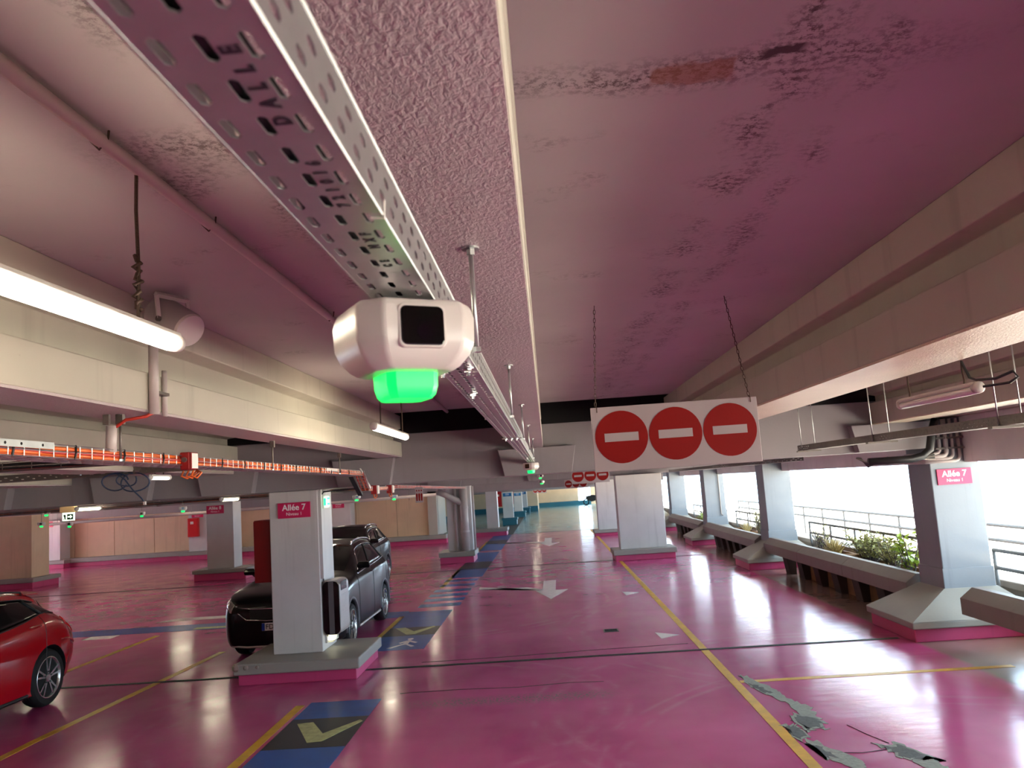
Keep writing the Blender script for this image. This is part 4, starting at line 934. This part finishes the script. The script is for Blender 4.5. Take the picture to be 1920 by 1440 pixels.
obj('hanger', MB().cyl((-.02, .05, .2), (-.02, .05, 1.0), .01, 6), 'galv_dull', es)
# fire cabinets on far pillars
def ext_cabinet(loc, w, h, label):
    t = thing('extinguisher_cabinet', label, 'cabinet', loc, 0, 'red extinguisher cabinets'); obj('body', MB().box(-w/2, w/2, 0, .2, -h/2, h/2), 'fire_red', t, bevel=.01); dd = obj('door', MB().box(-w/2+.03, w/2-.03, -.015, 0, -h/2+.03, h/2-.03), 'fire_red', t, bevel=.004)
    obj('sticker', MB().box(-w*.2, w*.1, -.018, -.015, h*.18, h*.32), 'label_paper', dd); return t
ext_cabinet((-15.78, 36.5, 1.42), .46, .82, 'bright red extinguisher cabinet on the wall pillar left of the greyish pillar')
ext_cabinet((-2.95, 50.2, 1.55), .36, .9, 'dark red cabinet beside the first blue zone pillar')
ext_cabinet((-2.68, 61.2, 1.4), .36, .9, 'dark red cabinet beside the second blue zone pillar')
fb_ = thing('dark_floor_box', 'upright dark box standing by the first blue zone pillar', 'box', (-3.1, 46.0, 0)); obj('body', MB().box(-.2, .2, -.2, .2, .05, .8), 'black_gloss', fb_, bevel=.02); obj('stripe', MB().box(-.03, .03, -.206, -.2, .1, .75), 'stripe_grey', fb_); obj('foot', MB().box(-.16, .16, -.16, .16, 0, .05), 'dark_cladding', fb_)
# motorbike by the far daylight opening
mbk = thing('motorbike', 'dark motorbike parked by the far daylight opening', 'motorbike', (4.1, 77.5, 0), math.radians(60))
for yy in (-.65, .65): obj('wheel', MB().tube([(0, yy+.27*math.cos(a), .32+.27*math.sin(a)) for a in [2*PI*k/16 for k in range(16)]], .055, 6, closed=True), 'black_rubber', mbk)
obj('frame', MB().loft([[Vector((x, -.55, z)) for x, z in ((-.12, .5), (.12, .5), (.1, .9), (-.1, .9))], [Vector((x, 0, z)) for x, z in ((-.18, .35), (.18, .35), (.16, .95), (-.16, .95))], [Vector((x, .6, z)) for x, z in ((-.12, .6), (.12, .6), (.1, .85), (-.1, .85))]]), 'dark_cladding', mbk)
obj('handlebar', MB().tube([(-.35, -.5, 1.05), (0, -.52, 1.0), (.35, -.5, 1.05)], .025, 6), 'black_cable', mbk)
# ------------------------------------------------------------------ cars
def cr(p0, p1, p2, p3, t):
    return tuple(.5*((2*b)+(-a+c)*t+(2*a-5*b+4*c-d)*t*t+(-a+3*b-3*c+d)*t**3) for a, b, c, d in zip(p0, p1, p2, p3))
def ev_list(L, u):
    i = max(0, min(int(u), len(L)-2)); t = u-i; g = lambda k: L[max(0, min(k, len(L)-1))]
    return i, t, g
class CarShape:
    def __init__(s, st): s.st = st; s.n = len(st)-1
    def row(s, u):
        i, t, g = ev_list(s.st, u)
        ss = cr((g(i-1)[0],), (g(i)[0],), (g(i+1)[0],), (g(i+2)[0],), t)[0]
        return ss, [cr(g(i-1)[1][j], g(i)[1][j], g(i+1)[1][j], g(i+2)[1][j], t) for j in range(9)]
    def at(s, u, v, side=1, off=0.0):
        ss, r = s.row(u); j, t, g = ev_list(r, v); w, z = cr(g(j-1), g(j), g(j+1), g(j+2), t)
        p = Vector((max(0, w)*side, ss, z))
        if off:
            e = .04; a = s.at(min(s.n, u+e), v, side); b = s.at(max(0, u-e), v, side); c = s.at(u, min(8, v+e), side); d = s.at(u, max(0, v-e), side)
            n = (a-b).cross(c-d); 
            if n.length > 1e-9:
                n.normalize()
                ctr = Vector((0, ss, .8))
                if n.dot(p-ctr) < 0: n = -n
                p = p+n*off
        return p
    def body(s, nu=5, nv=4):
        rings = []
        for k in range(s.n*nu+1):
            u = k/nu; half = [s.at(u, q/nv) for q in range(8*nv+1)]
            rings.append(half+[Vector((-p.x, p.y, p.z)) for p in half[-2:0:-1]])
        return MB().loft(rings)
    def patch(s, uf, ur, v0, v1, side, off=.004, nu=14, nv=6, mirror=False):
        rows = []
        for j in range(nv+1):
            f = j/nv; v = v0+(v1-v0)*f; a = uf[0]+(uf[1]-uf[0])*f; b = ur[0]+(ur[1]-ur[0])*f
            rows.append([s.at(a+(b-a)*i/nu, v, side, off) for i in range(nu+1)])
        return rows
def cut_arches(ob, axles, r, w_in, arch_mat):
    cut = MB()
    for ay, az in axles:
        for sd in (-1, 1): cut.cyl((sd*w_in, ay, az), (sd*1.3, ay, az), r, 28)
    co_ = bpy.data.objects.new('cutter', cut.mesh('cutter')); COL.objects.link(co_)
    co_.parent = ob.parent
    md = ob.modifiers.new('cut', 'BOOLEAN'); md.object = co_; md.operation = 'DIFFERENCE'; md.solver = 'EXACT'
    bpy.context.view_layer.update(); dg = bpy.context.evaluated_depsgraph_get()
    me = bpy.data.meshes.new_from_object(ob.evaluated_get(dg)); ob.modifiers.clear(); ob.data = me
    bpy.data.objects.remove(co_)
    if len(me.materials) < 2: me.materials.append(M[arch_mat])
    for p in me.polygons:
        c = p.center
        for ay, az in axles:
            d = math.hypot(c.y-ay, c.z-az)
            if d < r*1.003 and abs(c.x) < .93 and abs(c.x) > w_in-.02:
                v = Vector((0, ay-c.y, az-c.z))
                if abs(p.normal.x) > .9 or v.length < 1e-6 or p.normal.dot(v.normalized()) > .6: p.material_index = len(me.materials)-1
def wheel(parent, x, y, r, sd, spokes, rw=.2):
    w = obj('wheel', MB().loft([[Vector((x+sd*dx, y+rr*math.cos(a), r+rr*math.sin(a))) for a in [2*PI*k/40 for k in range(40)]] for dx, rr in ((-rw, r*.9), (-rw*.96, r*.97), (-rw*.75, r), (-rw*.25, r), (-.02, r*.975), (.0, r*.92), (-.002, r*.72), (-.03, r*.69))]), 'black_rubber', parent); smooth_angle(w, 30)
    tr = MB()
    for k in range(4): tr.tube([(x-sd*rw*(.25+.17*k), y+r*1.0*math.cos(a), r+r*1.0*math.sin(a)) for a in [2*PI*q/40 for q in range(40)]], .004, 4, closed=True)
    obj('tread_rib', tr, 'trim_black', w, kind='stuff')
    ring = lambda dx, rr: [Vector((x+sd*dx, y+rr*math.cos(a), r+rr*math.sin(a))) for a in [2*PI*k/40 for k in range(40)]]
    rm = MB().loft([ring(-.02, r*.735), ring(.002, r*.725), ring(.0, r*.69), ring(-.04, r*.66), ring(-.12, r*.64)], cap=False)
    obj('rim', rm, 'rim_alloy', w, smooth=True)
    obj('brake_disc', MB().cyl((x-sd*.13, y, r), (x-sd*.11, y, r), r*.64, 28), 'trim_black', w)
    for k in range(spokes):
        a0 = 2*PI*k/spokes+.3
        sp = MB()
        for da in (-.16, .16):
            a, b = a0+da*.5, a0+da*1.25
            pts = []
            for rr, ang, wd in ((r*.12, a, .028), (r*.68, b, .021)):
                c = Vector((0, math.cos(ang), math.sin(ang))); t = Vector((0, -math.sin(ang), math.cos(ang)))
                pts.append((Vector((x, y, r))+c*rr, t*wd))
            (p, t0), (q, t1) = pts; X = Vector((sd, 0, 0))
            sp.loft([[p-t0*.5-X*.012, p+t0*.5-X*.012, p+t0*.4-X*.042, p-t0*.4-X*.042], [q-t1*.5-X*.006, q+t1*.5-X*.006, q+t1*.4-X*.04, q-t1*.4-X*.04]])
        obj('spoke', sp, 'rim_alloy', w)
    obj('hub_cap', MB().tube([(x-sd*.05, y, r), (x-sd*.008, y, r), (x-sd*.004, y, r)], [r*.16, r*.15, r*.1], 16), 'rim_alloy', w)
    bl = MB()
    for k in range(5): a = 2*PI*k/5+.3; bl.cyl((x-sd*.03, y+r*.2*math.cos(a), r+r*.2*math.sin(a)), (x-sd*.006, y+r*.2*math.cos(a), r+r*.2*math.sin(a)), .012, 6)
    obj('wheel_bolt', bl, 'trim_black', w, kind='stuff')
    return w
def car(name, label, loc, rz, shape, paint, axles, r, arch_r, cfg, wheel_x, spokes):
    t = thing(name, label, 'car', loc, rz)
    S = CarShape(shape)
    b = obj('body', S.body(), paint, t)
    cut_arches(b, [(a, r+.01) for a in axles], arch_r, .58, 'dark_cladding'); smooth_angle(b, 40)
    def surf(nm, mat, uf, ur, v0, v1, side, off=.004, thick=.004, **kw):
        o = obj(nm, MB().grid(S.patch(uf, ur, v0, v1, side, off, **kw)), mat, t, smooth=True)
        md = o.modifiers.new('thick', 'SOLIDIFY'); md.thickness = thick; md.offset = -1
        return o
    def wide(nm, mat, u0, u1, v0, v1, off=.004):
        rows = []
        for i in range(13):
            u = u0+(u1-u0)*i/12
            h = [S.at(u, v0+(v1-v0)*k/8, 1, off) for k in range(9)]
            for q in h:
                if abs(q.x) < 1e-6: q.x = 0
            rows.append([Vector((-p.x, p.y, p.z)) for p in h]+h[-2::-1])
        return obj(nm, MB().grid(rows), mat, t, smooth=True)
    wide('windscreen', 'car_glass', *cfg['screen']); wide('rear_window', 'car_glass', *cfg['rear'])
    for sd in (1, -1):
        uf, ur, v0, v1 = cfg['side']
        cuts = cfg['cuts']
        for a, c in zip(cuts[:-1], cuts[1:]):
            f = lambda q, k: uf[k]+(ur[k]-uf[k])*q
            surf('side_window', 'car_glass', (f(a+.008, 0), f(a+.008, 1)), (f(c-.008, 0), f(c-.008, 1)), v0, v1, sd)
        n = 24
        top = [S.at(uf[1]+(ur[1]-uf[1])*i/n, v1+.03, sd, .006) for i in range(n+1)]; bot = [S.at(uf[0]+(ur[0]-uf[0])*i/n, v0-.03, sd, .006) for i in range(n+1)]
        obj('window_trim', MB().tube(top, .007, 5), cfg['trim'], t, smooth=True); obj('window_trim', MB().tube(bot, .007, 5), cfg['trim'], t, smooth=True)
        fr = [S.at(uf[0]+(uf[1]-uf[0])*i/6, v0+(v1-v0)*i/6, sd, .006) for i in range(7)]; obj('window_trim', MB().tube(fr, .008, 5), cfg['trim'], t, smooth=True)
        for a in cuts[1:-1]:
            pil = [S.at(uf[0]+(ur[0]-uf[0])*a+((uf[1]+(ur[1]-uf[1])*a)-(uf[0]+(ur[0]-uf[0])*a))*i/6, v0+(v1-v0)*i/6, sd, .004) for i in range(7)]
            obj('window_post', MB().tube(pil, .016, 5), 'trim_black', t, smooth=True)
        surf('headlight', 'headlight', *cfg['head'], sd, .006, .012, nu=8, nv=4)
        surf('tail_light', 'tail_red', *cfg['tail'], sd, .008, .014, nu=8, nv=4)
        for (u, v) in cfg['handles']:
            c = S.at(u, v, sd, .02); q = obj('door_handle', MB().loft([[c+Vector((sd*.012*k, -.11, .018*j)) for k, j in ((-1.5, -.5), (.4, -.5), (.4, .5), (-1.5, .5))], [c+Vector((sd*.016*k, -.05, .026*j)) for k, j in ((-1.2, -.5), (1, -.5), (1, .5), (-1.2, .5))], [c+Vector((sd*.016*k, .06, .026*j)) for k, j in ((-1.2, -.5), (1, -.5), (1, .5), (-1.2, .5))], [c+Vector((sd*.012*k, .11, .02*j)) for k, j in ((-1.5, -.5), (.4, -.5), (.4, .5), (-1.5, .5))]]), paint, t, bevel=.004)
        for us in cfg['seams']:
            pts = [S.at(us, 1.3+(5.0-1.3)*i/14, sd, .0015) for i in range(15)]; obj('door_seam', MB().tube(pts, .0035, 4), 'trim_black', t)
        m = S.at(*cfg['mirror'], sd, .0)
        obj('mirror', MB().loft([[m+Vector((sd*(.10+.10*k), -.01+.05*j, .09+.0*j)) for k, j in ((-1, -1), (1, -.6), (1, .6), (-1, 1))], [m+Vector((sd*(.10+.11*k), -.01+.07*j, .15)) for k, j in ((-1, -1), (1, -.6), (1, .6), (-1, 1))], [m+Vector((sd*(.10+.08*k), -.01+.05*j, .20)) for k, j in ((-1, -1), (1, -.6), (1, .6), (-1, 1))]]), paint, t, bevel=.02)
        obj('mirror_foot', MB().tube([m+Vector((-sd*.02, 0, .03)), m+Vector((sd*.06, 0, .1))], .022, 6), 'trim_black', t)
        if cfg.get('rails'):
            u0, u1 = cfg['rails']; pts = [S.at(u0+(u1-u0)*i/16, 6.75, sd, .03 if 0 < i < 16 else .0) for i in range(17)]; obj('roof_rail', MB().tube(pts, .014, 6), cfg['trim'], t, smooth=True)
        sp = [S.at(cfg['sill'][0]+(cfg['sill'][1]-cfg['sill'][0])*i/12, 1.75, sd, .006) for i in range(13)]; obj('sill_trim', MB().tube(sp, .022, 5), cfg['silltrim'], t, smooth=True)
        if cfg.get('flare'):
            for ay in axles:
                obj('arch_flare', MB().tube([(sd*(wheel_x-.012), ay+(arch_r+.022)*math.cos(a), r+.01+(arch_r+.022)*math.sin(a)) for a in [-.15+(PI+.3)*k/20 for k in range(21)]], .03, 6), cfg['flare'], t, smooth=True)
        for ay in axles: wheel(t, sd*wheel_x, ay, r, sd, spokes)
    obj('underbody', MB().box(-.6, .6, .5, S.st[-1][0]-.5, .16, .3), 'trim_black', t)
    return t, S
suv = [(0.0, [(0,.36),(.5,.36),(.64,.40),(.69,.52),(.68,.66),(.60,.75),(.48,.775),(.28,.785),(0,.79)]),
       (0.035, [(0,.25),(.6,.24),(.75,.29),(.79,.5),(.775,.72),(.69,.85),(.56,.88),(.32,.895),(0,.90)]),
       (0.16, [(0,.2),(.7,.2),(.84,.29),(.875,.55),(.86,.78),(.79,.92),(.64,.955),(.37,.975),(0,.98)]),
       (0.46, [(0,.2),(.78,.2),(.885,.29),(.905,.6),(.895,.86),(.83,.985),(.67,1.01),(.39,1.03),(0,1.035)]),
       (0.9, [(0,.2),(.8,.2),(.895,.29),(.91,.62),(.90,.90),(.845,1.02),(.69,1.05),(.4,1.075),(0,1.08)]),
       (1.26, [(0,.2),(.8,.2),(.895,.29),(.91,.62),(.90,.92),(.855,1.04),(.72,1.09),(.42,1.13),(0,1.14)]),
       (1.66, [(0,.2),(.8,.2),(.895,.29),(.91,.62),(.905,.94),(.86,1.06),(.72,1.29),(.56,1.355),(0,1.39)]),
       (2.06, [(0,.2),(.8,.2),(.895,.29),(.91,.62),(.905,.96),(.86,1.07),(.675,1.44),(.55,1.515),(0,1.55)]),
       (2.6, [(0,.2),(.8,.2),(.895,.29),(.91,.62),(.905,.98),(.86,1.09),(.665,1.48),(.54,1.555),(0,1.585)]),
       (3.3, [(0,.2),(.8,.2),(.895,.29),(.91,.62),(.905,1.0),(.85,1.12),(.64,1.45),(.52,1.535),(0,1.565)]),
       (3.78, [(0,.22),(.8,.22),(.89,.32),(.90,.64),(.895,1.0),(.82,1.14),(.61,1.37),(.49,1.465),(0,1.50)]),
       (4.02, [(0,.28),(.76,.28),(.86,.36),(.88,.64),(.865,.96),(.77,1.11),(.62,1.19),(.45,1.23),(0,1.25)]),
       (4.18, [(0,.32),(.7,.32),(.80,.40),(.83,.62),(.81,.88),(.72,1.0),(.58,1.04),(.4,1.06),(0,1.07)]),
       (4.23, [(0,.38),(.6,.38),(.74,.44),(.78,.6),(.76,.78),(.68,.86),(.52,.88),(.3,.89),(0,.9)])]
suv_cfg = dict(screen=(5.15, 6.95, 6.25, 8), rear=(10.15, 11.6, 6.2, 8), side=((5.5, 6.75), (10.3, 9.9), 5.1, 5.95), cuts=(0, .44, .84, 1), trim='chrome', head=((.7, .9), (2.35, 2.1), 4.15, 5.0), tail=((11.2, 11.3), (12.7, 12.6), 4.1, 4.9),
               handles=((7.6, 4.35), (9.2, 4.35)), seams=(5.15, 7.75, 9.6), mirror=(5.6, 5.0), rails=(7.0, 10.0), sill=(5.1, 8.45), silltrim='charger_silver', flare='stripe_grey')
def suv_front(t, plate_text):
    lx = obj('grille_trim', MB().tube([(-.62, .012, .80), (-.4, -.012, .775), (0, -.02, .77), (.4, -.012, .775), (.62, .012, .80)], .008, 5), 'chrome', t, smooth=True)
    obj('grille_trim', MB().tube([(-.72, .03, .78), (-.6, .0, .70), (-.5, -.015, .62), (-.2, -.022, .60), (.2, -.022, .60), (.5, -.015, .62), (.6, .0, .70), (.72, .03, .78)], .009, 5), 'chrome', t, smooth=True)
    obj('grille', MB().grid([[Vector((x, -.006+abs(x)**3*.06, z)) for x in (-.58, -.4, -.2, 0, .2, .4, .58)] for z in (.62, .70, .76)]), 'trim_black', t)
    for s in (-1, 1):
        obj('fog_light_frame', MB().tube([(s*x, .045+.06*(x-.55), z) for x, z in ((.56, .55), (.68, .56), (.74, .50), (.72, .42), (.60, .41), (.56, .47))], .008, 5, closed=True), 'charger_silver', t, smooth=True)
        obj('low_reflector', MB().box(s*.62-.07, s*.62+.07, .02, .05, .30, .325), 'tail_red', t)
    obj('bumper_lip', MB().tube([(-.74, .06, .24), (-.5, .0, .225), (0, -.01, .225), (.5, .0, .225), (.74, .06, .24)], .016, 5), 'charger_silver', t, smooth=True)
    p = obj('number_plate', MB().box(-.26, .26, -.035, -.02, .455, .565), 'text_white', t, bevel=.002); obj('plate_band', MB().box(-.26, -.215, -.037, -.035, .457, .563), 'plate_blue', p)
    if plate_text: text('plate_letters', plate_text, .105, 'print_black', p, (-.205, -.036, .508), bold=.001, align='LEFT', extrude=.0005)
    obj('badge', MB().cyl((0, -.03, .70), (0, -.02, .70), .05, 20), 'chrome', t)
c1, S1 = car('suv', 'black compact SUV parked behind the Allée 7 pillar, facing the camera', (-4.10, 12.46, 0), 0, suv, 'dark_car_paint', (.80, 3.40), .335, .385, suv_cfg, .905, 5)
suv_front(c1, 'FD')
c2 = dup(c1, (-5.35, 19.3, 0), 0, 'second dark SUV farther back, only its roof and rear side showing above the first')
for ch_ in list(c2.children):
    if ch_.name.startswith('number_plate'):
        for g_ in list(ch_.children): bpy.data.objects.remove(g_)
for o_ in c2.children:
    if o_.data and o_.type == 'MESH' and o_.name.startswith('body'):
        o_.data = o_.data.copy(); o_.data.materials[0] = M['green_black_paint']
hatch = [(0.0, [(0,.34),(.5,.34),(.64,.38),(.68,.48),(.66,.58),(.58,.64),(.46,.66),(.28,.67),(0,.675)]),
       (0.05, [(0,.22),(.6,.22),(.76,.27),(.79,.45),(.77,.62),(.68,.71),(.55,.735),(.32,.75),(0,.755)]),
       (0.2, [(0,.18),(.7,.18),(.85,.26),(.875,.5),(.85,.68),(.77,.79),(.62,.82),(.36,.835),(0,.84)]),
       (0.6, [(0,.18),(.78,.18),(.885,.26),(.90,.55),(.88,.76),(.80,.86),(.65,.89),(.38,.91),(0,.915)]),
       (1.0, [(0,.18),(.8,.18),(.89,.26),(.905,.56),(.89,.80),(.82,.91),(.67,.945),(.39,.965),(0,.97)]),
       (1.2, [(0,.18),(.8,.18),(.89,.26),(.905,.56),(.895,.82),(.835,.935),(.70,.99),(.4,1.03),(0,1.04)]),
       (1.65, [(0,.18),(.8,.18),(.89,.26),(.905,.56),(.90,.85),(.845,.955),(.69,1.22),(.53,1.28),(0,1.32)]),
       (2.1, [(0,.18),(.8,.18),(.89,.26),(.905,.56),(.90,.87),(.845,.975),(.63,1.37),(.5,1.44),(0,1.475)]),
       (2.8, [(0,.18),(.8,.18),(.89,.26),(.905,.56),(.90,.90),(.84,1.01),(.61,1.385),(.49,1.455),(0,1.49)]),
       (3.3, [(0,.18),(.8,.18),(.89,.26),(.91,.58),(.905,.93),(.83,1.06),(.59,1.36),(.48,1.435),(0,1.47)]),
       (3.72, [(0,.2),(.8,.2),(.89,.28),(.91,.60),(.90,.96),(.80,1.12),(.57,1.30),(.47,1.39),(0,1.425)]),
       (3.98, [(0,.24),(.79,.24),(.88,.31),(.90,.60),(.885,.95),(.78,1.09),(.60,1.19),(.47,1.31),(0,1.345)]),
       (4.16, [(0,.28),(.75,.28),(.85,.35),(.885,.60),(.87,.90),(.75,1.02),(.60,1.07),(.44,1.10),(0,1.115)]),
       (4.31, [(0,.32),(.68,.32),(.80,.40),(.85,.58),(.83,.80),(.72,.90),(.56,.93),(.4,.945),(0,.955)]),
       (4.36, [(0,.38),(.6,.38),(.74,.44),(.79,.56),(.77,.70),(.68,.78),(.52,.80),(.3,.81),(0,.82)])]
hatch_cfg = dict(screen=(5.15, 6.95, 6.25, 8), rear=(11.1, 12.3, 6.2, 8), side=((5.5, 6.8), (11.0, 10.3), 5.1, 5.92), cuts=(0, .42, .80, 1), trim='trim_black', head=((.7, .9), (2.3, 2.0), 4.15, 5.0), tail=((11.5, 11.45), (13.2, 12.7), 4.05, 4.75),
               handles=((7.7, 4.3), (9.25, 4.35)), seams=(5.15, 7.6, 9.72), mirror=(5.6, 5.0), rails=(7.0, 10.0), sill=(5.3, 8.9), silltrim='dark_cladding')
c3, S3 = car('hatchback', 'red hatchback at the left edge, seen from its rear side', (-7.30, 6.80, 0), 0, hatch, 'red_car_paint', (.88, 3.70), .345, .385, hatch_cfg, .895, 5)
# rear details of the red hatchback
obj('roof_spoiler', MB().loft([[Vector((x, 3.70, z)) for x, z in ((-.56, 1.37), (.56, 1.37), (.5, 1.425), (-.5, 1.425))], [Vector((x, 4.04, z)) for x, z in ((-.55, 1.345), (.55, 1.345), (.5, 1.38), (-.5, 1.38))]]), 'red_car_paint', c3, bevel=.012)
for sd in (-1, 1): obj('bumper_crease', MB().tube([S3.at(10.9+.25*i, 3.45, sd, .0) for i in range(12)], .012, 5), 'red_car_paint', c3, smooth=True)
obj('rear_skirt', MB().loft([[Vector((x, 4.2, z)) for x, z in ((-.72, .22), (.72, .22), (.78, .42), (-.78, .42))], [Vector((x, 4.345, z)) for x, z in ((-.6, .27), (.6, .27), (.68, .42), (-.68, .42))]]), 'dark_cladding', c3, bevel=.02)
